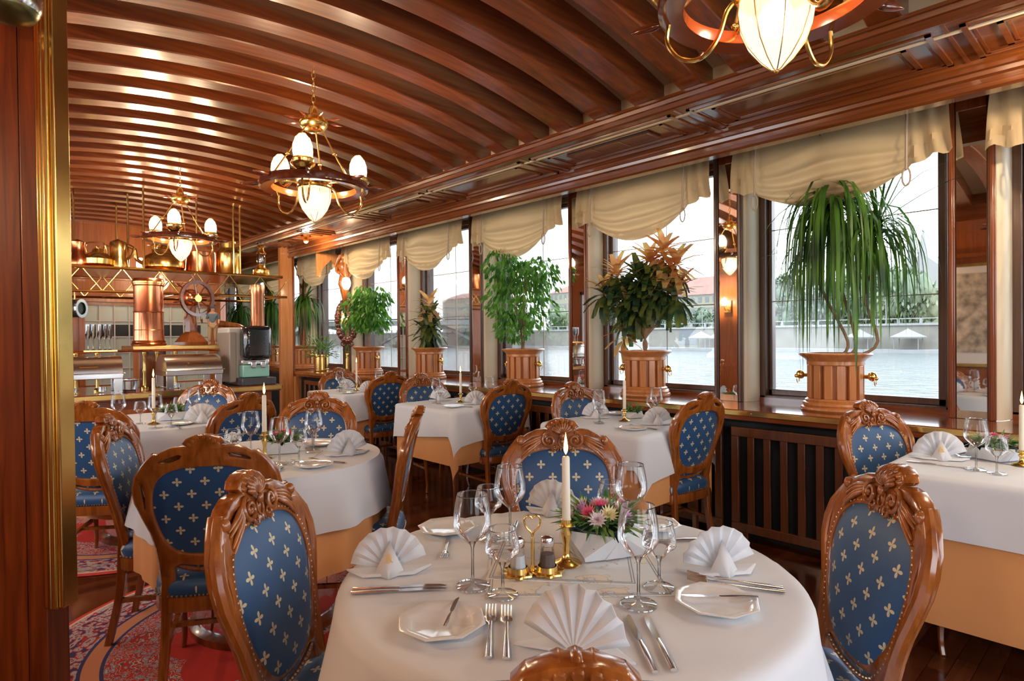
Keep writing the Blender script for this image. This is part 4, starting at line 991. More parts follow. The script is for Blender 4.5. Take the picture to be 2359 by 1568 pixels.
# dome lamp at the top left corner
c_ = fw*1.38 + rt*((16-1179.5)/1400*1.38) + up*(-( -8-784)/1400*1.38); c_.z += HC
t = thing('dome_lamp', 'olive brass dome lamp at the upper left corner on the door panel', 'lamp', tuple(c_))
MB().lathe([(0, .07), (.03, .065), (.052, .04), (.061, .0), (.06, -.03), (.05, -.045), (.02, -.058), (0, -.06)], 28).obj('dome', mat('olive_bronze', (.16, .14, .05), .3, .8), t, ang=80)
MB().lathe([(.059, -.03), (.064, -.02), (.066, .01), (.062, .03), (.0595, .01)], 28).obj('rim', 'steel', t)
MB().tube([(0, 0, .06), (-.02, .03, .12), (-.05, .10, .13)], .01, 8).obj('arm', 'brassd', t)

# ================================================================== CURTAINS
def curtain(k, lab):
    a = PY0+PP*k+PW-.02; b2 = PY0+PP*(k+1)+.0; t = thing('swag_curtain', lab, 'curtain', (3.93, a, ZS-.01), 0, 'cream swag curtains'); L = b2-a; e0, e1 = .15*L, .86*L
    g = MB(); NU, NV = 64, 44; rnd = random.Random(k*3+1)
    for i in range(NU+1):
        u = i/NU; y = u*L
        if y < e0: q = y/e0; H = .40-.10*(1-q)-.0; H = .28+.13*q*.4
        elif y > e1: q = (y-e1)/(L-e1); H = .335-.02*q
        else:
            q = (y-e0)/(e1-e0); H = .35+(.13 if k < 1 else .175)*math.sin(PI*q)**.9
        if y < e0 or y > e1: H += .012*math.sin(u*70)
        for j in range(NV+1):
            v = j/NV
            if e0 <= y <= e1:
                q = (y-e0)/(e1-e0); sg = math.sin(PI*q); puff = .055*sg*math.sin(PI*min(1, v*1.02))+.045*sg*v
                fw_ = math.sin(v**1.7*25-abs(q-.5)**1.5*15+.8*math.sin(q*6+k)); fold = .034*(fw_ if fw_ > 0 else fw_*.6)*v*(.35+sg)
                x = -puff-fold
            else: x = -.02*math.sin(u*95+v*3)*(.3+v)-.02*v
            z = -H*v
            yy = y + (0 if e0 <= y <= e1 else .02*v*(1 if y > e1 else -1)*(abs(y-(e1 if y > e1 else e0))/.15))
            g.v.append((x, yy, z))
    for i in range(NU):
        for j in range(NV): q = i*(NV+1)+j; g.f.append((q, q+1, q+NV+2, q+NV+1))
    g.obj('swag', 'curt', t, ang=80)
    for e, nn in ((e0, 0), (e1, 1)):
        c = MB().tube([(-.035, e, 0), (-.05, e, -.2), (-.055, e, -.36)], .007, 6)
        c.tube([(-.055, e+.02*math.sin(q), -.40+.05*math.cos(q)) for q in [2*PI*i/12 for i in range(12)]], .005, 6, True)
        c.obj('tie_cord', 'cord', t)
nm = {-1: 'at the far right edge of the view', 0: 'above the palm in the widest window', 1: 'above the orange croton', 2: 'above the large weeping fig', 3: 'above the small croton', 4: 'above the smaller weeping fig', 5: 'beside the carved figure', 6: 'past the corner post', 7: 'last but one along the wall', 8: 'last along the wall'}
for k in range(-1, 9): curtain(k, 'cream silk swag curtain '+nm[k])

# ================================================================== RUGS
m, t_, b_ = nmat('persian_rug'); pset(b_, (.6, .05, .03), .9)
o_ = t_.nodes.new('ShaderNodeTexCoord'); s_ = t_.nodes.new('ShaderNodeSeparateXYZ'); t_.links.new(o_.outputs['Object'], s_.inputs[0])
rr = mathn(t_, 'SQRT', mathn(t_, 'ADD', mathn(t_, 'MULTIPLY', s_.outputs[0], s_.outputs[0]), mathn(t_, 'MULTIPLY', s_.outputs[1], s_.outputs[1])))
th = mathn(t_, 'ARCTAN2', s_.outputs[1], s_.outputs[0])
cmb = t_.nodes.new('ShaderNodeCombineXYZ'); t_.links.new(mathn(t_, 'ABSOLUTE', mathn(t_, 'SINE', mathn(t_, 'MULTIPLY', th, 8))), cmb.inputs[0]); t_.links.new(mathn(t_, 'MULTIPLY', rr, 9), cmb.inputs[1])
vo = t_.nodes.new('ShaderNodeTexVoronoi'); vo.inputs['Scale'].default_value = 5.5; t_.links.new(cmb.outputs[0], vo.inputs['Vector'])
n1 = t_.nodes.new('ShaderNodeTexNoise'); n1.inputs['Scale'].default_value = 26; n1.inputs['Detail'].default_value = 4; t_.links.new(o_.outputs['Object'], n1.inputs['Vector'])
def ramp(inp, stops):
    r = t_.nodes.new('ShaderNodeValToRGB'); r.color_ramp.interpolation = 'CONSTANT'; e = r.color_ramp.elements
    e[0].position = stops[0][0]; e[0].color = (*stops[0][1], 1); e[1].position = stops[1][0]; e[1].color = (*stops[1][1], 1)
    for p_, c_ in stops[2:]: q = e.new(p_); q.color = (*c_, 1)
    t_.links.new(inp, r.inputs[0]); return r.outputs[0]
RED, NAVY, BEI, BLU, ROS = (.55, .03, .02), (.04, .04, .14), (.62, .50, .38), (.28, .33, .5), (.6, .12, .12)
orn = ramp(mathn(t_, 'ADD', mathn(t_, 'MULTIPLY', vo.outputs[0], .55), mathn(t_, 'MULTIPLY', n1.outputs[0], .55)), [(0, ROS), (.36, NAVY), (.42, BEI), (.50, BLU), (.55, BEI), (.60, RED), (.68, NAVY)])
fld = ramp(mathn(t_, 'ADD', mathn(t_, 'MULTIPLY', vo.outputs[0], .45), mathn(t_, 'MULTIPLY', n1.outputs[0], .6)), [(0, RED), (.30, BEI), (.36, NAVY), (.39, BLU), (.43, BEI), (.46, RED), (.56, NAVY), (.585, BEI), (.63, RED)])
base = ramp(rr, [(0, (0, 0, 0)), (.50, (1, 1, 1)), (.70, (0, 0, 0)), (.74, (1, 1, 1))])
lin = ramp(rr, [(0, (0, 0, 0)), (.72, (1, 1, 1)), (.735, (0, 0, 0)), (.775, (1, 1, 1)), (.785, (0, 0, 0)), (1.005, (1, 1, 1))])
def mixc(f, a, c):
    x = t_.nodes.new('ShaderNodeMix'); x.data_type = 'RGBA'; t_.links.new(f, x.inputs[0])
    for v, i in ((a, 6), (c, 7)):
        if isinstance(v, tuple): x.inputs[i].default_value = (*v, 1)
        else: t_.links.new(v, x.inputs[i])
    return x.outputs[2]
core = mixc(mathn(t_, 'LESS_THAN', rr, mathn(t_, 'ADD', .42, mathn(t_, 'MULTIPLY', mathn(t_, 'ABSOLUTE', mathn(t_, 'SINE', mathn(t_, 'MULTIPLY', th, 4))), .08))), fld, RED)
med = mixc(mathn(t_, 'LESS_THAN', rr, .2), core, orn)
brd = mixc(mathn(t_, 'GREATER_THAN', rr, .78), med, orn)
brd = mixc(mathn(t_, 'GREATER_THAN', rr, .985), brd, (.75, .55, .4)); brd = mixc(mathn(t_, 'GREATER_THAN', rr, 1.0), brd, (.6, .05, .04))
brd = mixc(mathn(t_, 'MULTIPLY', mathn(t_, 'GREATER_THAN', rr, .70), mathn(t_, 'LESS_THAN', rr, .78)), brd, (.66, .27, .13))
for q in (.70, .775): brd = mixc(mathn(t_, 'LESS_THAN', mathn(t_, 'ABSOLUTE', mathn(t_, 'SUBTRACT', rr, q)), .007), brd, NAVY)
t_.links.new(brd, b_.inputs['Base Color']); M['rug'] = m
for x, y, l in ((1.12, 2.68, 'round red oriental rug under the middle round table'), (1.08, 4.92, 'round red oriental rug under the far round table')):
    o = MB().lathe([(0, .001), (1.02, .001), (1.03, .004), (1.02, .009), (0, .009)], 72).obj('round_rug', 'rug'); o.location = (x, y, 0); tag(o, l, 'rug', 'round oriental rugs')

# ================================================================== PLANTERS AND PLANTS
def planter(x, y, rz, lab, z=.834, name='potted_plant', cat='plant', group='plants in wooden tubs on the windowsill'):
    t = thing(name, lab, cat, (x, y, z), rz, group); p = MB()
    p.lathe([(0, .0), (.185, .0), (.193, .01), (.19, .022), (.178, .028), (.184, .038), (.178, .05), (.165, .055), (.168, .065), (.155, .075), (0, .075)], 40)
    p.lathe([(.130, .07), (.130, .28)], 32)
    p.lathe([(.150, .272), (.158, .28), (.158, .30), (.17, .315), (.198, .335), (.203, .342), (.198, .35), (.17, .35), (.165, .335), (.0, .33)], 40)
    po = p.obj('tub', 'oak', t, ang=35)
    g = MB()
    for k in range(14):
        a = 2*PI*k/14; rm = Matrix.Rotation(a, 3, 'Z'); g.box((.142*math.cos(a), .142*math.sin(a), .175), (.024, .044, .20), rm)
    g.obj('staves', 'oak', po, bev=.003)
    for s in (1, -1):
        k_ = MB().tube([(.0, s*.15, .21), (0, s*.185, .21)], .012, 8).ball((0, s*.20, .212), (.026, .026, .028), 12, 8).ball((-.012, s*.222, .203), .012, 8, 5).ball((-.02, s*.19, .228), .008, 8, 5)
        k_.tube([(0.024*math.sin(q), s*.215, .185+.026*math.cos(q)) for q in [2*PI*i/14 for i in range(14)]], .0028, 6, True); k_.obj('lion_knob', 'brass', po)
    MB().lathe([(0, .338), (.16, .338)], 24).obj('soil', 'soil', t)
    return t
def ficus(t, w, h, n, z0, seed, L=.055):
    rnd = random.Random(seed); g = MB(); tw = MB()
    for s in range(5):
        a = rnd.uniform(0, 6.28); tw.tube(curve3([(.02*math.cos(a), .02*math.sin(a), .33), (-.015*math.cos(a+1), .03*math.sin(a), z0+.02), (.05*math.cos(a), .07*math.sin(a), z0+h*.35), (.11*math.cos(a), w*.22*math.sin(a), z0+h*.75)], 3), [.009-.0006*i for i in range(10)], 6)
    tw.obj('trunk', 'bark', t)
    lobes = [(0, 0, z0+h*.55, .25, .42)]+[(rnd.uniform(-.08, .08), rnd.uniform(-.38, .38)*w, z0+h*rnd.uniform(.15, .92), rnd.uniform(.10, .20), rnd.uniform(.13, .26)) for _ in range(17)]
    for i in range(n):
        lx, ly, lz, lr, lh = lobes[i % len(lobes)] if i % 4 else lobes[0]
        a = rnd.uniform(0, 2*PI); v = rnd.uniform(-1, 1); rr = rnd.uniform(.55, 1)**.5; q = math.sqrt(1-v*v)
        p = Vector((lx+q*math.cos(a)*.19*rr, ly+q*math.sin(a)*w*lr*1.35*rr, lz+v*h*lh*rr))
        if p.x > .17: p.x = .17
        d_ = Vector((math.cos(a)*.5, math.sin(a)*.6, -rnd.uniform(.3, 1.2))); g.leaf(p, d_, (rnd.uniform(-1, 1), rnd.uniform(-1, 1), 1), L*rnd.uniform(.8, 1.25), L*.5, rnd.uniform(0, .5), 2)
        g.v[-6:] = [(min(x, .205), y, z) for x, y, z in g.v[-6:]]
    g.obj('foliage', 'ficus', t, ang=80)
def croton(t, heads, L, wd, seed, tall):
    rnd = random.Random(seed); g = MB(); b = MB(); tw = MB()
    for (hy, hz, r, n, hot) in heads:
        tw.tube(curve3([(0, 0, .33), (0, 0, tall), (0, hy*.6, (tall+hz)/2), (0, hy, hz)], 4), .0085, 6)
        for i in range(n):
            a = i*2.4; f = i/n; el = 1.15-1.9*f+rnd.uniform(-.2, .2)
            d_ = Vector((math.cos(a)*math.cos(el)*.75, math.sin(a)*math.cos(el), math.sin(el))); p = Vector((0, hy, hz+.04-.12*f))+d_*.012
            tgt = b if f < hot else g; tgt.leaf(p, d_, (0, 0, 1), L*rnd.uniform(.75, 1.15), wd*rnd.uniform(.8, 1.1), .35+.3*f, 3, .28)
            tgt.v[-8:] = [(min(x, .205), y, z) for x, y, z in tgt.v[-8:]]
    tw.obj('stem', 'bark', t); g.obj('dark_foliage', 'crot', t, ang=80); b.obj('bright_foliage', 'crotb', t, ang=80)
def dracaena(t, heads, seed, stems=True, w=.018, sprd=1.0):
    rnd = random.Random(seed); g = MB(); tw = MB()
    for (hy, hz, n, L, upn, lean) in heads:
        if stems: tw.tube(curve3([(0, hy*.25-.06, .33), (.02, hy*.5-.11, .42), (-.01, hy*.6-.02, .33+(hz-.33)*.5), (.01, hy*1.1, .33+(hz-.33)*.75), (0, hy, hz)], 4), .009, 7)
        for i in range(n):
            a = rnd.uniform(0, 2*PI); el = rnd.uniform(-.4, 1.0)
            d_ = Vector((math.cos(a)*.55*sprd-.1, math.sin(a)*sprd+lean, math.sin(el)*1.1)); g.blade((0, hy, hz+rnd.uniform(-.1, .03)), d_, L*rnd.uniform(.6, 1.15), w*rnd.uniform(.7, 1.2), rnd.uniform(6, 15), 8)
            g.v[-18:] = [(min(x, .205), y, z) for x, y, z in g.v[-18:]]
        for i in range(upn):
            a = rnd.uniform(-1.0, 1.0); g.blade((0, hy, hz), (rnd.uniform(-.2, .05), a*(.5 if i % 2 else 1.3), 1 if i % 2 else rnd.uniform(.1, .9)), L*rnd.uniform(.7, 1.1), w*1.2, rnd.uniform(0, .5) if i % 2 else rnd.uniform(.5, 2.5), 6)
            g.v[-14:] = [(min(x, .205), y, z) for x, y, z in g.v[-14:]]
    if stems: tw.obj('stem', 'bark', t)
    g.obj('foliage', 'drac', t, ang=80)
PX = 3.975
t = planter(PX, 1.364, .08, 'tall dracaena palm in a wooden tub before the widest window')
dracaena(t, [(.0, 1.31, 22, .48, 18, .0), (-.23, 1.10, 26, .50, 22, -.1), (.09, .98, 4, .45, 12, .5)], 4, True, .022, 1.1); dracaena(t, [(.01, 1.27, 190, .98, 0, .0), (-.20, 1.06, 80, .66, 0, -.1), (.10, .98, 34, .42, 3, .7)], 5, False, .024, .42)
t = planter(PX, 2.742, .05, 'orange and dark green croton tree in a wooden tub on the windowsill')
croton(t, [(.26, .95, .2, 46, .5), (.38, .82, .2, 40, .3), (-.17, 1.08, .2, 52, .95), (-.27, .98, .2, 40, .9), (-.05, 1.02, .2, 50, .5), (.05, .90, .2, 70, .0), (-.27, .78, .2, 46, .3), (.15, .66, .2, 44, .1), (-.06, .80, .2, 70, .0), (.16, .80, .2, 70, .0), (-.16, .84, .2, 60, .0), (.06, .72, .2, 50, 0), (.20, .48, .2, 14, .9)], .165, .056, 6, .44)
t = planter(PX, 4.10, .05, 'large weeping fig with small green leaves in a wooden tub on the windowsill')
ficus(t, .78, .80, 1900, .42, 3)
t = planter(PX, 5.61, .05, 'small croton with yellow top leaves in a wooden tub on the windowsill')
croton(t, [(.0, .82, .2, 26, .85), (.0, .66, .2, 40, .0), (.05, .50, .2, 34, .0), (-.05, .56, .2, 20, .0)], .20, .062, 9, .5)
t = planter(PX, 6.95, .05, 'smaller bushy weeping fig in a wooden tub near the carved figure')
ficus(t, .68, .70, 1100, .45, 8, .07)
t = planter(4.05, 8.98, .05, 'dracaena in a wooden tub next to the corner post')
dracaena(t, [(.0, 1.05, 120, .75, 8, .0)], 12, True, .026)
t = planter(PX, -.08, .05, 'dracaena just outside the right edge, its leaf tips reaching into view')
dracaena(t, [(.0, 1.15, 60, .62, 5, .0), (.10, .95, 30, .5, 2, .5)], 21)
for i, (yy, lab) in enumerate(((10.3, 'green plant in a tub beyond the post, nearer one'), (11.7, 'green plant in a tub beyond the post, farther one'))):
    t = planter(4.05, yy, .05, lab); dracaena(t, [(.0, 1.0, 90, .8, 10, .0), (.2, .7, 50, .6, 4, 0)], 30+i, True, .03)
t = thing('potted_plant', 'bushy plant with small variegated leaves in a brass pot at the sill end', 'plant', (3.86, 8.05, .834), 0)
MB().lathe([(0, 0), (.10, 0), (.104, .01), (.104, .03), (.098, .035), (.098, .2), (.106, .21), (.106, .235), (.098, .235), (.09, .21), (0, .21)], 32).obj('brass_pot', 'brass', t)
rnd = random.Random(5); g = MB()
for i in range(420):
    a = rnd.uniform(0, 6.28); el = rnd.uniform(-.1, 1.4); r = rnd.uniform(.08, .27); d_ = Vector((math.cos(a)*math.cos(el), math.sin(a)*math.cos(el), math.sin(el))); g.leaf(Vector((0, 0, .22))+d_*r*Vector((.9, .9, 1)).length/1.6, d_, (rnd.uniform(-1, 1), 0, 1), .06, .02, .3, 2)
g.obj('foliage', 'herb', t, ang=80)
# carved bracket, figure and mirror by the corner of the windows
t = thing('carved_bracket', 'orange arched wooden bracket board hanging under the fascia beside the carved figure', 'bracket', (0, 7.70, 0))
arc = [(3.64, 2.43), (3.64, 2.12)]+[(3.64+.05+.13*math.sin(q), 2.12+.20*(1-abs(math.cos(q)))**.8) for q in (0,)]+[(3.70, 2.2), (3.76, 2.28), (3.84, 2.36), (3.92, 2.28), (3.98, 2.2), (4.02, 2.12), (4.028, 2.12), (4.028, 2.43)]
me = flat_mesh([arc], .03, .004, lambda u, v, w: Vector((u, w, v))); mobj('board', me, 'oak', t)
t = thing('carved_figure_lamp', 'carved wooden mermaid figure holding a glowing glass lamp beside the far windows', 'figure', (3.93, 7.48, 1.95), R_(-20))
g = MB(); g.lathe([(0, .48), (.03, .47), (.045, .43), (.04, .39), (.025, .37), (.06, .35), (.09, .31), (.085, .25), (.06, .20), (.075, .14), (.085, .06), (.06, .0), (.045, -.08), (.03, -.16), (.0, -.2)], 14)
for s in (1, -1):
    g.tube(curve3([(s*.08, 0, .31), (s*.11, -.04, .24), (s*.07, -.10, .20), (s*.02, -.13, .14)], 3), .02, 7)
    for j in range(4): g.tube(curve3([(s*.02*j, .0, .46), (s*(.05+.02*j), .02, .42-.03*j), (s*(.08+.01*j), .03, .36-.03*j)], 3), .012, 6)
g.obj('figure_body', M['carve'], t, ang=80)
MB().lathe([(0, -.0), (.03, .005), (.055, .05), (.06, .10), (.045, .15), (0, .17)], 16, (0, -.15, -.02)).obj('glass_lamp', 'shell', t)
lightp('lamp_bulb_light', (0, -.15, .06), 6, size=.03, parent=t)
t = thing('carved_mirror', 'dark carved scroll framed mirror below the mermaid figure', 'mirror', (3.97, 7.50, 1.55), R_(-35))
MB().lathe([(0, -.004), (.10, -.004), (.10, .004), (0, .004)], 24, mtx=Matrix.Rotation(PI/2, 3, 'X') @ Matrix.Scale(1, 3)).obj('mirror_glass', 'mirror', t)
g = MB(); rnd = random.Random(2)
for i in range(30):
    a = 2*PI*i/30; cx, cz = .12*math.cos(a), .27*math.sin(a)-.02; g.ball((cx, rnd.uniform(-.02, .01), cz), (.028+rnd.uniform(0, .02), .02, .035+rnd.uniform(0, .02)), 8, 5)
for s in (1, -1): g.tube([(s*(.05+.03*math.sin(q)), 0, -.33+.03*math.cos(q)) for q in [i*.5 for i in range(10)]], .012, 6)
g.obj('carved_frame', M['mahog'], t, ang=80)

# ================================================================== BUFFET
c = thing('buffet_counter', 'dark wooden buffet counter with brass edged top at the end of the room', 'counter', (0, 5.82, 0))
MB().bb(.12, 2.30, .04, .95, 0, .80).obj('body', 'pillar', c)
f = MB()
for i in range(5): f.bb(.2+i*.42, .55+i*.42, .02, .045, .12, .72)
f.obj('front_panels', 'panel', c, bev=.006)
MB().bb(.08, 2.37, -.03, 1.0, .80, .86).obj('worktop', 'sill', c, bev=.008)
MB().bb(.075, 2.375, -.038, -.03, .815, .85).bb(2.37, 2.378, -.038, 1.0, .815, .85).obj('brass_edge', 'brass', c)
def chafing(x, y, rz, lab):
    t = thing('chafing_dish', lab, 'chafing dish', (x, y, .86), rz, 'roll top chafing dishes'); w, d_ = .235, .17
    f = MB()
    for a in (1, -1):
        f = MB()
        for b2 in (1, -1): f.bb(a*(w-.035)-.03, a*(w-.035)+.03, b2*(d_-.02)-.006, b2*(d_-.02)+.006, 0, .15)
        f.bb(a*(w-.035)-.006, a*(w-.035)+.006, -d_+.01, d_-.01, .01, .02)
        f.obj('stand', 'steel', t, bev=.003)
    MB().bb(-w, w, -d_, d_, .12, .165).bb(-w-.012, w+.012, -d_-.012, d_+.012, .16, .17).obj('pan', 'steel', t, bev=.005)
    n = 14; vs = [(s*(w-.005), -math.cos(PI*i/n)*(d_-.004), .17+math.sin(PI*i/n)*.135) for s in (-1, 1) for i in range(n+1)]
    MB().add(vs, [(i, i+1, n+2+i, n+1+i) for i in range(n)]+[tuple(range(n, -1, -1)), tuple(range(n+1, 2*n+2))]).obj('roll_lid', 'steel', t, ang=30)
    MB().tube([(-.06, -d_-.0, .225), (-.06, -d_-.03, .225), (.06, -d_-.03, .225), (.06, -d_, .225)], .007, 8).obj('lid_handle', 'brass', t)
    for s in (1, -1): MB().lathe([(0, 0), (.03, 0), (.03, .04), (0, .04)], 16, (s*.1, 0, .01)).obj('burner', 'steel', t)
chafing(1.62, 6.02, .04, 'stainless roll top chafing dish beside the juice dispenser')
chafing(.86, 6.03, -.1, 'stainless roll top chafing dish at the left end of the counter')
t = thing('chafing_dish_tray', 'low oval steel serving dish at the left of the counter', 'serving dish', (1.13, 5.98, .86))
MB().lathe([(0, .02), (.08, .02), (.085, .09), (.11, .1), (.11, .105), (.08, .1), (.075, .03), (0, .03)], 28).obj('dish', 'steel', t); MB().lathe([(.0, 0), (.07, 0), (.06, .02), (0, .02)], 24).obj('foot', 'steel', t)
t = thing('juice_dispenser', 'black and grey juice dispenser with mint green drip tray on the counter', 'juice dispenser', (2.10, 5.98, .86), .02)
MB().bb(-.16, .17, -.02, .28, .03, .545).obj('housing', mat('light_grey_plastic', (.55, .52, .48), .4), t, bev=.015)
MB().bb(-.165, -.10, -.06, .28, .03, .50).obj('side_panel', mat('taupe_plastic', (.30, .25, .21), .4), t, bev=.01)
g = MB(); g.bb(-.06, .20, -.16, .0, .24, .56); g.obj('tank', mat('black_gloss', (.01, .012, .014), .06, 0, 1), t, bev=.04)
g = MB()
for i in range(3):
    for j in range(9): g.ball((-.02+i*.075+.01*math.sin(j), -.162, .29+j*.026), .0045, 6, 4)
g.obj('highlight_dots', 'steel', t)  # steel beads set on the tank in place of its highlights
MB().bb(-.07, .19, -.10, .0, .19, .24).obj('spout_block', M['light'] if 'light' in M else 'steel', t, bev=.01)
for x in (0, .09): MB().bb(x, x+.05, -.15, -.10, .16, .225).obj('tap', 'steel', t, bev=.008)
MB().bb(-.07, .18, -.13, -.02, .075, .19).obj('drip_panel', mat('mint_plastic', (.30, .62, .52), .25), t, bev=.01)
MB().bb(-.10, .22, -.19, .28, .0, .07).obj('base', mat('dark_grey_plastic', (.06, .06, .07), .35), t, bev=.01)
# brass serving shelf with posts
c = thing('brass_serving_shelf', 'brass edged shelf on short brass posts above the chafing dishes', 'shelf', (0, 6.28, 0))
MB().bb(1.22, 2.06, -.08, .42, 1.20, 1.24).obj('shelf_board', 'brassd', c, bev=.004)
MB().tube([(.35, -.10, 1.19), (1.2, -.10, 1.20), (2.10, -.10, 1.195)], .011, 8).obj('copper_rail', 'copper', c)
for x in (.80, .95, 1.30, 1.40, 1.55, 1.98, 2.04):
    MB().lathe([(0, .86), (.028, .86), (.03, .875), (.014, .89), (.011, 1.0), (.016, 1.02), (.011, 1.04), (.011, 1.15), (.018, 1.17), (.018, 1.185), (0, 1.19)], 14, (x, -.10 if x < 1.6 else .0, 0)).obj('brass_post', 'brass', c)
MB().bb(1.30, 1.52, .1, .35, .86, 1.20).obj('wood_support', 'panel', c, bev=.005)
t = thing('copper_column', 'tall polished copper cylinder standing on the brass serving shelf', 'copper vessel', (1.39, 6.42, 1.24))
MB().lathe([(0, 0), (.14, 0), (.145, .015), (.135, .03), (.138, .04), (.125, .05), (.122, .30), (.126, .31), (.122, .32), (.12, .55), (.128, .56), (.13, .60), (.12, .62), (0, .62)], 40).obj('cylinder', 'copper', t, ang=30)
MB().lathe([(.1225, .14), (.126, .145), (.1225, .15)], 40).lathe([(.12, .57), (.134, .575), (.134, .59), (.12, .595)], 40).obj('bands', 'brass', t)
t = thing('copper_column', 'red copper cylinder at the right end under the brass rack', 'copper vessel', (2.42, 6.52, .86))
MB().lathe([(0, 0), (.10, 0), (.10, .03), (.07, .05), (.068, .9), (.075, .92), (.07, 1.0), (0, 1.0)], 28).obj('cylinder', 'copper', t, ang=30)
t = thing('glass_tray', 'cluster of upturned tall glasses and bowls at the left of the serving shelf', 'glassware', (.97, 6.2, 1.21))
MB().bb(-.12, .12, -.06, .10, -.012, 0).obj('tray', 'brass', t)
for i in range(5):
    x = -.08+i*.04; MB().lathe([(.0, 0), (.016, 0), (.018, .002), (.004, .01), (.005, .09), (.02, .12), (.021, .22), (.02, .22), (.018, .13), (.004, .10)], 14, (x, .03*math.sin(i*2), 0)).obj('tall_glass', 'glassrim', t)
t = thing('ship_wheel_pedestal', 'small ship wheel and copper globe on a red wooden pedestal above the counter', 'ship wheel', (1.76, 6.46, 1.24), R_(-72))
MB().lathe([(0, 0), (.15, 0), (.15, .03), (.13, .05), (.10, .09), (.055, .13), (.045, .30), (.05, .38), (0, .39)], 4, a0=PI/4, a1=2*PI+PI/4).obj('pedestal', M['panel'], t, ang=20)
MB().ball((0, 0, .46), .085, 20, 12).obj('copper_globe', 'copper', t)
g = MB(); g.lathe([(.145, -.012), (.175, -.014), (.175, .014), (.145, .012), (.145, -.012)], 32, (.10, 0, .45), Matrix.Rotation(PI/2, 3, 'Y') @ Matrix.Rotation(.0, 3, 'X'))
w = g.obj('wheel_ring', 'mahog', t, ang=30)
for i in range(8):
    a = 2*PI*i/8+.2; MB().tube([(.10, math.cos(a)*r, .45+math.sin(a)*r) for r in (.02, .15, .19, .215, .245)], [.006, .007, .008, .012, .003], 8).obj('spoke', 'mahog', w)
MB().lathe([(0, -.02), (.035, -.02), (.035, .02), (0, .02)], 16, (.10, 0, .45), Matrix.Rotation(PI/2, 3, 'Y')).obj('hub', 'brass', w)
# figurine of a sailor seen from behind
t = thing('sailor_figurine', 'painted sailor figurine with grey shirt and tan trousers, seen from behind on the shelf', 'figurine', (1.93, 6.36, 1.24), R_(-25))
def skin(name, verts, edges, radii, m, par, sub=2):
    me = bpy.data.meshes.new(name); me.from_pydata(verts, edges, []); o = bpy.data.objects.new(name, me); COL.objects.link(o); me.materials.append(M[m] if isinstance(m, str) else m)
    sk = o.modifiers.new('skin', 'SKIN'); sk.use_smooth_shade = True
    for i, r in enumerate(radii): me.skin_vertices[0].data[i].radius = (r, r) if not isinstance(r, tuple) else r
    me.skin_vertices[0].data[0].use_root = True
    s = o.modifiers.new('sub', 'SUBSURF'); s.levels = s.render_levels = sub; o.parent = par; return o
k = .215
skin('body', [(0, 0, .93*k), (0, .02*k, 1.15*k), (0, .0, 1.40*k), (0, .0, 1.50*k), (0, -.01*k, 1.60*k), (0, -.0, 1.70*k), (.17*k, 0, 1.40*k), (.25*k, .03*k, 1.15*k), (.24*k, -.08*k, .95*k), (-.17*k, 0, 1.40*k), (-.26*k, .03*k, 1.15*k), (-.22*k, -.10*k, .97*k), (.10*k, 0, .88*k), (.11*k, -.01*k, .48*k), (.12*k, 0, .08*k), (.12*k, -.12*k, .03*k), (-.10*k, 0, .88*k), (-.12*k, 0, .48*k), (-.13*k, 0, .08*k), (-.13*k, -.12*k, .03*k)],
     [(0, 1), (1, 2), (2, 3), (3, 4), (4, 5), (2, 6), (6, 7), (7, 8), (2, 9), (9, 10), (10, 11), (0, 12), (12, 13), (13, 14), (14, 15), (0, 16), (16, 17), (17, 18), (18, 19)],
     [.14*k, .13*k, .14*k, .055*k, .10*k, .085*k, .065*k, .048*k, .035*k, .065*k, .048*k, .035*k, .09*k, .062*k, .045*k, .035*k, .09*k, .062*k, .045*k, .035*k], mat('painted_skin', (.50, .28, .17), .5), t)
skin('shirt', [(0, 0, .95*k), (0, .02*k, 1.15*k), (0, 0, 1.42*k), (.18*k, 0, 1.39*k), (.26*k, .03*k, 1.15*k), (-.18*k, 0, 1.39*k), (-.27*k, .03*k, 1.15*k)], [(0, 1), (1, 2), (2, 3), (3, 4), (2, 5), (5, 6)], [.16*k, .15*k, .15*k, .08*k, .06*k, .08*k, .06*k], mat('slate_cloth', (.10, .14, .18), .7), t)
skin('trousers', [(0, 0, .95*k), (.10*k, 0, .86*k), (.115*k, -.01*k, .48*k), (.125*k, 0, .14*k), (-.10*k, 0, .86*k), (-.125*k, 0, .48*k), (-.135*k, 0, .14*k)], [(0, 1), (1, 2), (2, 3), (0, 4), (4, 5), (5, 6)], [.15*k, .115*k, .095*k, .085*k, .115*k, .095*k, .085*k], mat('tan_cloth', (.45, .28, .14), .7), t)
MB().ball((0, .004, 1.70*k), (.115*k, .115*k, .08*k), 14, 8).lathe([(.13*k, 1.66*k), (.15*k, 1.655*k), (.13*k, 1.68*k)], 16).obj('cap', mat('cap_cloth', (.05, .06, .09), .7), t)
t = thing('curved_barrel', 'curved brown wooden barrel on a stand beside the sailor figurine', 'curved barrel', (2.20, 6.6, .86))  # barrel-like object of unknown use, modelled by its outline
MB().bb(-.12, .12, -.1, .1, 0, .50).obj('block', 'panel', t, bev=.004)
MB().tube([(-.22, 0, .60), (-.1, 0, .59), (.05, 0, .57), (.13, 0, .53), (.15, 0, .48)], [.034, .034, .028, .026, .022], 12).obj('barrel', 'carve', t)
MB().bb(-.1, .1, -.05, .05, .50, .545).obj('barrel_rest', 'mahog', t)
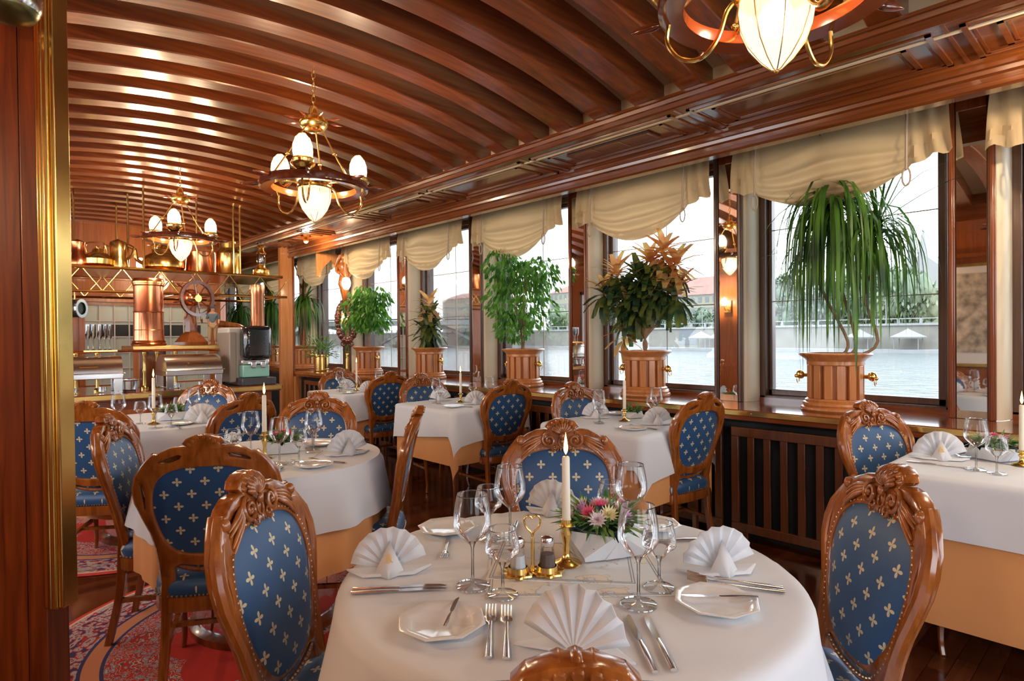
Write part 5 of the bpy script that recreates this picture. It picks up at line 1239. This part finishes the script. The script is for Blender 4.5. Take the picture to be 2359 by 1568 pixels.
# hanging brass pot rack
c = thing('hanging_pot_rack', 'long brass pot rack of trussed rails hung on rods over the counter', 'pot rack', (0, 7.1, 0))
for y_, nm_ in ((0, 'front_rail'), (1.05, 'rear_rail')):
    MB().tube([(.62, y_-.05, 1.99), (1.12, y_, 2.01), (2.93, y_, 2.02)], .016, 8).obj(nm_, 'brass', c)
    MB().tube([(.62, y_-.05, 1.76), (1.12, y_, 1.775), (2.98, y_, 1.785)], .014, 8).obj(nm_, 'brass', c)
    g = MB(); x = .8; s = 0
    while x < 2.85: g.tube([(x, y_, 2.01 if s else 1.78), (x+.17, y_, 1.78 if s else 2.01)], .006, 6); x += .17; s = 1-s
    g.obj('truss_diagonals', 'brass', c)
MB().bb(.75, 2.93, .0, 1.05, 2.0, 2.012).obj('shelf_plate', 'copper', c)
g = MB()
for x in (.75, 1.3, 1.85, 2.4, 2.92): g.tube([(x, 0, 1.78), (x, 1.05, 1.78)], .008, 6)
g.obj('cross_rails', 'brass', c)
for x, y_ in ((.98, .5), (1.43, .35), (1.45, 1.04), (1.50, 0), (1.56, 1.04), (2.0, 0), (2.38, 0), (2.45, 0)):
    MB().tube([(x, y_, 2.02), (x, y_, 2.90-.09*(x-1.55)**2)], .010, 8).obj('hanging_rod', 'brass', c)
def vessel(nm, prof, m, x, y_, lab, cat='brassware', z=2.013, extra=None):
    t = thing(nm, lab, cat, (x, y_, z)); MB().lathe(prof, 28).obj('vessel_body', m, t, ang=40)
    if extra: extra(t)
    return t
def hnd(m, pts, r=.008, nm='handle'): return lambda t: MB().tube(curve3(pts, 4), r, 8).obj(nm, m, t)
def both(*fs): return lambda t: [f(t) for f in fs]
vessel('copper_kettle', [(0, 0), (.09, 0), (.10, .02), (.09, .10), (.06, .15), (.055, .20), (.065, .25), (.05, .26), (.0, .28)], 'copper', .97, 7.3, 'copper coffee pot at the left end of the brass rack', extra=hnd('copper', [(-.06, 0, .22), (-.13, 0, .2), (-.13, 0, .08), (-.09, 0, .06)]))
vessel('brass_teapot', [(0, 0), (.07, 0), (.12, .04), (.125, .09), (.09, .14), (.05, .16), (.04, .19), (.015, .20), (.02, .215), (0, .225)], 'brass', 1.13, 7.25, 'round bellied brass teapot on the rack', extra=both(hnd('brass', [(.11, 0, .07), (.16, 0, .10), (.19, 0, .17)], .014, 'spout'), hnd('brass', [(-.09, 0, .15), (-.09, 0, .24), (.05, 0, .25), (.08, 0, .15)])))
vessel('brass_coffee_pot', [(0, 0), (.085, 0), (.09, .02), (.075, .12), (.07, .2), (.078, .26), (.07, .28), (.03, .30), (0, .315)], 'brass', 1.31, 7.28, 'tall brass coffee pot with a flared foot on the rack', extra=both(hnd('brass', [(.07, 0, .1), (.12, 0, .16), (.14, 0, .24)], .012, 'spout'), hnd('brass', [(-.07, 0, .24), (-.12, 0, .22), (-.12, 0, .1), (-.08, 0, .08)])))
vessel('brass_kettle', [(0, 0), (.15, 0), (.2, .05), (.205, .11), (.17, .17), (.12, .2), (.11, .24), (.04, .26), (.02, .29), (0, .3)], 'brass', 1.73, 7.3, 'big round brass kettle behind the chandelier on the rack', extra=both(hnd('brass', [(-.17, 0, .07), (-.25, 0, .12), (-.27, 0, .22), (-.33, 0, .26)], .018, 'spout'), hnd('brass', [(-.12, 0, .2), (-.1, 0, .36), (.1, 0, .36), (.12, 0, .2)])))
vessel('copper_pail', [(0, 0), (.15, 0), (.145, .02), (.12, .24), (.125, .25), (.115, .25), (.1, .1), (0, .05)], 'copper', 2.08, 7.3, 'tapered copper pail on the rack left of the milk can')
vessel('brass_milk_can', [(0, 0), (.135, 0), (.138, .02), (.132, .03), (.132, .25), (.138, .26), (.132, .27), (.10, .31), (.085, .32), (.085, .37), (.095, .375), (.095, .39), (0, .40)], 'brass', 2.38, 7.3, 'large brass milk can near the right end of the rack')
t = vessel('brass_oil_lamp', [(0, 0), (.07, 0), (.095, .04), (.09, .09), (.05, .12), (.045, .14), (.06, .15), (0, .155)], 'brass', 2.74, 7.25, 'brass oil lamp with a glass chimney at the right end of the rack', 'oil lamp')
MB().lathe([(.04, .15), (.052, .2), (.045, .27), (.04, .28)], 18).obj('chimney', 'glassrim', t); MB().lathe([(.05, .275), (.06, .285), (.035, .32), (.03, .35), (.05, .37), (.04, .385), (0, .39)], 18).obj('cap', 'brass', t)
t = thing('black_cylinder', 'round black cylinder with a steel ring hanging at the left end of the rack', 'lantern', (.915, 7.08, 1.60), R_(50))  # dark cylinder with steel ring, use unknown; hook added to hang it
MB().lathe([(0, -.06), (.075, -.06), (.085, -.04), (.085, .05), (0, .05)], 24, mtx=Matrix.Rotation(PI/2, 3, 'X')).obj('housing', 'iron', t)
MB().lathe([(.06, .05), (.09, .05), (.09, .065), (.06, .065)], 24, mtx=Matrix.Rotation(PI/2, 3, 'X')).obj('ring', 'steel', t); MB().tube([(0, 0, .08), (0, 0, .17)], .006, 6).obj('hook', 'brass', t)

# ================================================================== THE RIVER AND THE FAR BANK
m, t_, b_ = nmat('river_water'); pset(b_, (.10, .12, .12), .12); 
o_ = t_.nodes.new('ShaderNodeTexCoord'); mp = t_.nodes.new('ShaderNodeMapping'); mp.inputs['Scale'].default_value = (.9, .35, 1); n1 = t_.nodes.new('ShaderNodeTexNoise'); n1.inputs['Scale'].default_value = 1.6; n1.inputs['Detail'].default_value = 6
bp = t_.nodes.new('ShaderNodeBump'); bp.inputs['Strength'].default_value = 1.0; bp.inputs['Distance'].default_value = .5
t_.links.new(o_.outputs['Object'], mp.inputs[0]); t_.links.new(mp.outputs[0], n1.inputs['Vector']); t_.links.new(n1.outputs[0], bp.inputs['Height']); t_.links.new(bp.outputs[0], b_.inputs['Normal']); M['water'] = m
o = MB().bb(4.6, 105, -60, 420, -1.9, -1.7).obj('river', 'water'); tag(o, 'wide grey river with small ripples between the boat and the far bank', 'river', kind='structure')
M['stone'] = mat('pale_stone', (.19, .18, .155), .8, var=.12, vs=.6); M['stone2'] = mat('light_stone', (.25, .25, .25), .8, var=.08, vs=.5)
M['redroof'] = mat('red_tile_roof', (.25, .125, .10), .8, var=.12, vs=.5); M['facade'] = mat('pale_yellow_facade', (.27, .245, .19), .8); M['facade2'] = mat('pale_grey_facade', (.26, .255, .25), .8)
M['farwin'] = mat('far_window_glass', (.13, .14, .15), .4); M['sail'] = mat('white_canvas', (.21, .21, .20), .8)
e = MB().bb(109, 112, -60, 420, -1.7, 2.5); bank = e.obj('embankment_wall', 'stone'); tag(bank, 'long pale stone embankment wall along the far bank', 'embankment')
MB().bb(108.7, 112.3, -60, 420, 2.5, 2.85).obj('coping', 'stone2', bank)
g = MB(); y = -50
while y < 400: g.bb(108.9, 109.2, y, y+.35, 2.85, 3.6); y += 3
g.bb(108.95, 109.15, -50, 400, 3.5, 3.65); g.obj('balustrade', 'stone2', bank)
a = MB(); pr = [(63, -.6), (63, 1.2)]+[(65-2*math.cos(PI*i/10), 1.2+1.5*math.sin(PI*i/10)*.9) for i in range(1, 10)]+[(67, 1.2), (67, -.6)]
a.add([(108.95, y, z) for y, z in pr], [tuple(range(len(pr)))]); a.obj('arched_gate', M['farwin'], bank)
o = MB().bb(104, 109, -60, 420, -1.9, -1.15).obj('quay', 'stone2'); tag(o, 'light stone quay at the water edge of the far bank', 'quay')
o = MB().bb(112, 420, -200, 420, -2, 2.3).obj('far_ground', mat('far_ground', (.10, .12, .07), .9)); tag(o, 'low green ground behind the embankment', 'ground', kind='structure')
def crown(seed, m='farleaf'):
    rnd = random.Random(seed); g = MB()
    for i in range(16):
        a, r = rnd.uniform(0, 6.28), rnd.uniform(0, .62); q = rnd.uniform(.2, .36); g.ball((r*math.cos(a), r*math.sin(a), rnd.uniform(.32, .82)), (q, q, q*.85), 12, 8)
    rn = random.Random(seed+5); g.v = [(x+rn.uniform(-.05, .05), y+rn.uniform(-.05, .05), z+rn.uniform(-.05, .05)) for x, y, z in g.v]
    for i in range(1500):
        a, r, z = rn.uniform(0, 6.28), rn.uniform(.3, .98), rn.uniform(.12, 1.12)
        g.leaf((r*math.cos(a)*math.sin(PI*min(.93, max(.1, z*.85))), r*math.sin(a)*math.sin(PI*min(.93, max(.1, z*.85))), z), (rn.uniform(-1, 1), rn.uniform(-1, 1), rn.uniform(-1, 1)), (0, 0, 1), .13, .10, .2, 2)
    return g.mesh('foliage', m, 80)
crowns = [crown(1), crown(2), crown(3)]; trunkm = MB().tube([(0, 0, 0), (.01, 0, .2), (0, 0, .5)], [.05, .04, .03], 7).mesh('trunk', 'bark')
TREES = [(116, 72, 3.4, 4.8, 'rounded tree behind the railing, seen at the right through the croton window'), (117, 66.5, 3.0, 4.2, 'yellowish tree left of the low red roof, seen at the left of the widest window'), (116, 60, 3.6, 5.2, 'green tree in front of the small cream house'), (118, 56.5, 3.4, 4.6, 'tree beside the long low red roof'), (117, 51.8, 3.6, 5.0, 'tree right before the palm trunk'),
 (140, 66, 6.5, 11.5, 'tall hazy tree rising behind the red roofed house'), (142, 60, 6.5, 11, 'tall hazy tree right of the small cream house'), (119, 42.5, 4.6, 7.6, 'tree just right of the palm in the widest window'), (118, 39, 4.2, 8.2, 'leafy tree below the church gable'), (120, 35.5, 5, 9.6, 'big tree directly below the twin spires'), (118, 31.5, 4.6, 9.0, 'big round tree right of the twin spires'), (117, 28.0, 4, 8.2, 'tree next to the white block at the right window edge'),
 (116, 46, 3.4, 5.8, 'small reddish tree behind the palm leaves'), (117, 78, 3.4, 5.6, 'tree before the long red roofed palace, left one'), (116, 86, 3.2, 4.6, 'tree behind the croton stem'), (118, 100, 3.6, 5, 'tree at the left of the croton window'), (118, 122, 4, 6, 'tree beside the weeping fig'), (122, 112, 4, 6.2, 'tree between fig and croton windows')]
for i, (x, y, w, h, l) in enumerate(TREES):
    t = thing('riverside_tree', l+' on the far bank' if len(l.split()) < 12 else l, 'tree', (x, y, 2.2), i*1.1, 'trees on the far bank'); t.scale = (w*.95, w*.95, h)
    for me, nm in ((trunkm, 'trunk'), (crowns[i % 3], 'crown')): o = bpy.data.objects.new(nm, me); COL.objects.link(o); o.parent = t
def house(x, y0, y1, dx, ze, zr, lab, fm='facade', nf=3, nc=8, hip=True, z0=2.2, cat='building'):
    t = thing('riverside_building', lab, cat, (x, y0, z0)); L = y1-y0; ze -= z0; zr -= z0
    MB().bb(0, dx, 0, L, 0, ze).obj('walls', fm, t); hh = min(dx/2, L/2) if hip else 0
    g = MB(); g.add([(-.4, -.4, ze), (dx+.4, -.4, ze), (dx+.4, L+.4, ze), (-.4, L+.4, ze), (dx/2, hh, zr), (dx/2, L-hh, zr)], [(0, 1, 4), (1, 2, 5, 4), (2, 3, 5), (3, 0, 4, 5), (3, 2, 1, 0)]); g.obj('roof', 'redroof', t)
    for r in range(nf):
        g = MB()
        for c in range(nc):
            yc = L*(c+.5)/nc; zc = ze*(r+.6)/nf; wd = min(.75, L/nc*.25); g.bb(-.06, .02, yc-wd, yc+wd, zc-ze/nf*.24, zc+ze/nf*.2)
        g.obj('window_row', 'farwin', t)
        MB().bb(-.12, .0, 0, L, ze*(r+1)/nf-.35, ze*(r+1)/nf-.05).obj('cornice_band', 'facade2', t)
    return t
house(150, 74, 108, 14, 12.2, 17.6, 'long cream palace with red tiled roof behind the croton', nc=16)
house(150, 61, 68.5, 9, 10.2, 13.6, 'small cream house with pointed red roof at the left of the widest window', nc=4, nf=2)
house(138, 50.5, 61, 7, 6.9, 8.8, 'long low building with red roof behind the bank trees', nc=7, nf=1)
house(165, 138, 156, 14, 17, 21, 'cream riverside building right of the weeping fig', nc=8, nf=4)
house(175, 200, 236, 14, 19, 22, 'pale yellow block with many windows beyond the small croton', nc=16, nf=5)
house(160, 116, 134, 12, 10, 13, 'low cream building between fig and croton', nc=8, nf=2)
t = thing('riverside_building', 'tall pale block with grey glass top at the right edge of the widest window', 'building', (126, 20, 2.2))
MB().bb(0, 10, 0, 6.5, 0, 10.5).obj('walls', 'facade2', t)
for r in range(5):
    g = MB()
    for c in range(3): g.bb(-.05, .05, .8+c*1.9, 1.6+c*1.9, 1+r*2, 2.3+r*2)
    g.obj('window_row', 'farwin', t)
MB().bb(1, 9, .5, 4.5, 10.5, 12.6).obj('glass_top', 'farwin', t)
# church with two slender spires
t = thing('twin_spire_church', 'pale church with two slender pointed spires on the hill in the haze', 'church', (240, 49, 2.2)); ck = M['facade2']
g = MB().bb(0, 18, 0, 12.5, 0, 20.5); g.add([(0, 0, 20.5), (0, 12.5, 20.5), (18, 12.5, 20.5), (18, 0, 20.5), (0, 6.2, 26), (18, 6.2, 26)], [(0, 1, 4), (1, 2, 5, 4), (2, 3, 5), (3, 0, 4, 5)]); g.obj('nave', ck, t)
for y in (6.2, 9.6): MB().lathe([(1.9, 18), (1.9, 24), (1.5, 25), (.9, 29), (.02, 35.5)], 4, (2, y, 0)).obj('spire', ck, t, ang=20)
MB().lathe([(.5, 18), (.5, 24), (.7, 25), (0, 28)], 8, (2, -3, 0)).obj('side_turret', ck, t); MB().bb(-20, 0, -8, 34, 0, 12).obj('hill_terrace', 'farleaf', t)
for q in (5.4, 7.0): MB().bb(-.1, .1, q, q+.8, 16, 20).obj('gothic_window', 'farwin', t)
g = MB().lathe([(2.2, 0), (2.2, 12), (2.6, 12.4), (2.0, 15), (.5, 17), (.5, 19), (0, 21)], 12); o = g.obj('domed_tower', 'facade2'); o.location = (175, 212, 9); tag(o, 'small domed tower above the pale yellow block', 'tower')
# bridge at the left
t = thing('stone_bridge', 'grey arched bridge crossing the river behind the left windows', 'bridge', (0, 0, 0)); P0, P1 = Vector((109, 128)), Vector((10, 250)); D = (P1-P0); n = 5
ang = math.atan2(D.y, D.x); rm = Matrix.Rotation(ang, 3, 'Z'); mid = (P0+P1)/2
MB().box((mid.x, mid.y, 5.2), (D.length, 7, 1.3), rm).box((mid.x, mid.y, 6.3), (D.length, 7.2, .25), rm).obj('deck', M['stone2'], t)
for i in range(n+1):
    q = P0+D*(i/n); MB().box((q.x, q.y, 1.5), (3, 7, 6.6), rm).obj('pier', 'stone', t)
for i in range(n):
    a0 = P0+D*((i+.06)/n); a1 = P0+D*((i+.94)/n); MB().tube([(a0.x+(a1.x-a0.x)*k/12, a0.y+(a1.y-a0.y)*k/12, -.5+5.0*math.sin(PI*k/12)) for k in range(13)], .55, 6).obj('arch', 'stone2', t)
for i, (y, w, l) in enumerate(((60.5, 2.4, 'long low white tent at the left of the widest window'), (56.8, 2.0, 'white tent beside the long low one'), (32.8, 2.2, 'white pavilion on the quay right of the palm'), (26.2, 2.4, 'white pavilion on the quay at the right window edge'), (88, 2.6, 'white tent on the quay behind the croton'))):
    t = thing('white_pavilion', l, 'pavilion', (106.3, y, -1.15), 0, 'white tents on the quay')
    MB().lathe([(w, 1.7), (w*1.02, 1.9), (w*.5, 2.5), (.1, 3.1), (0, 3.2)], 12).obj('canopy', 'sail', t)
    for a in (.8, 2.4, 4.0, 5.5): MB().tube([(w*.9*math.cos(a), w*.9*math.sin(a), 0), (w*.9*math.cos(a), w*.9*math.sin(a), 1.8)], .06, 6).obj('pole', 'sail', t)
for i, (x, y, l) in enumerate(((98, 138, 'moored white boat with a blue stripe seen past the weeping fig'), (98, 152, 'moored boat beyond the small croton'), (96, 176, 'moored dark hulled boat behind the far fig'))):
    t = thing('moored_boat', l, 'boat', (x, y, -1.7), R_(90), 'boats moored at the far bank')
    MB().lathe([(.01, -.1), (3.5, 0), (4.2, .9), (4.1, 1.0), (0, .95)], 20, mtx=Matrix.Diagonal((1.6, .45, 1))).obj('hull', M['sail'] if i < 2 else M['farwin'], t)
    MB().bb(-3, 2, -1, 1, .9, 1.9).obj('cabin', 'sail', t); MB().bb(-3.02, 2.02, -1.02, 1.02, 1.3, 1.6).obj('blue_stripe', mat('boat_blue', (.05, .08, .16), .5), t)
for y, h, l in ((42.5, 7, 'tall white lamp mast behind the palm on the far bank'), (30.2, 4.2, 'white lamp post near the church on the far bank'), (62.5, 4, 'white lamp post before the small cream house'), (77, 4, 'white lamp post seen past the croton')):
    o = MB().tube([(0, 0, 0), (0, 0, h)], .10, 6).ball((0, 0, h), .22, 8, 5).obj('lamp_post', 'sail'); o.location = (110.3, y, 2.85); tag(o, l, 'lamp post', 'lamp posts on the far bank')
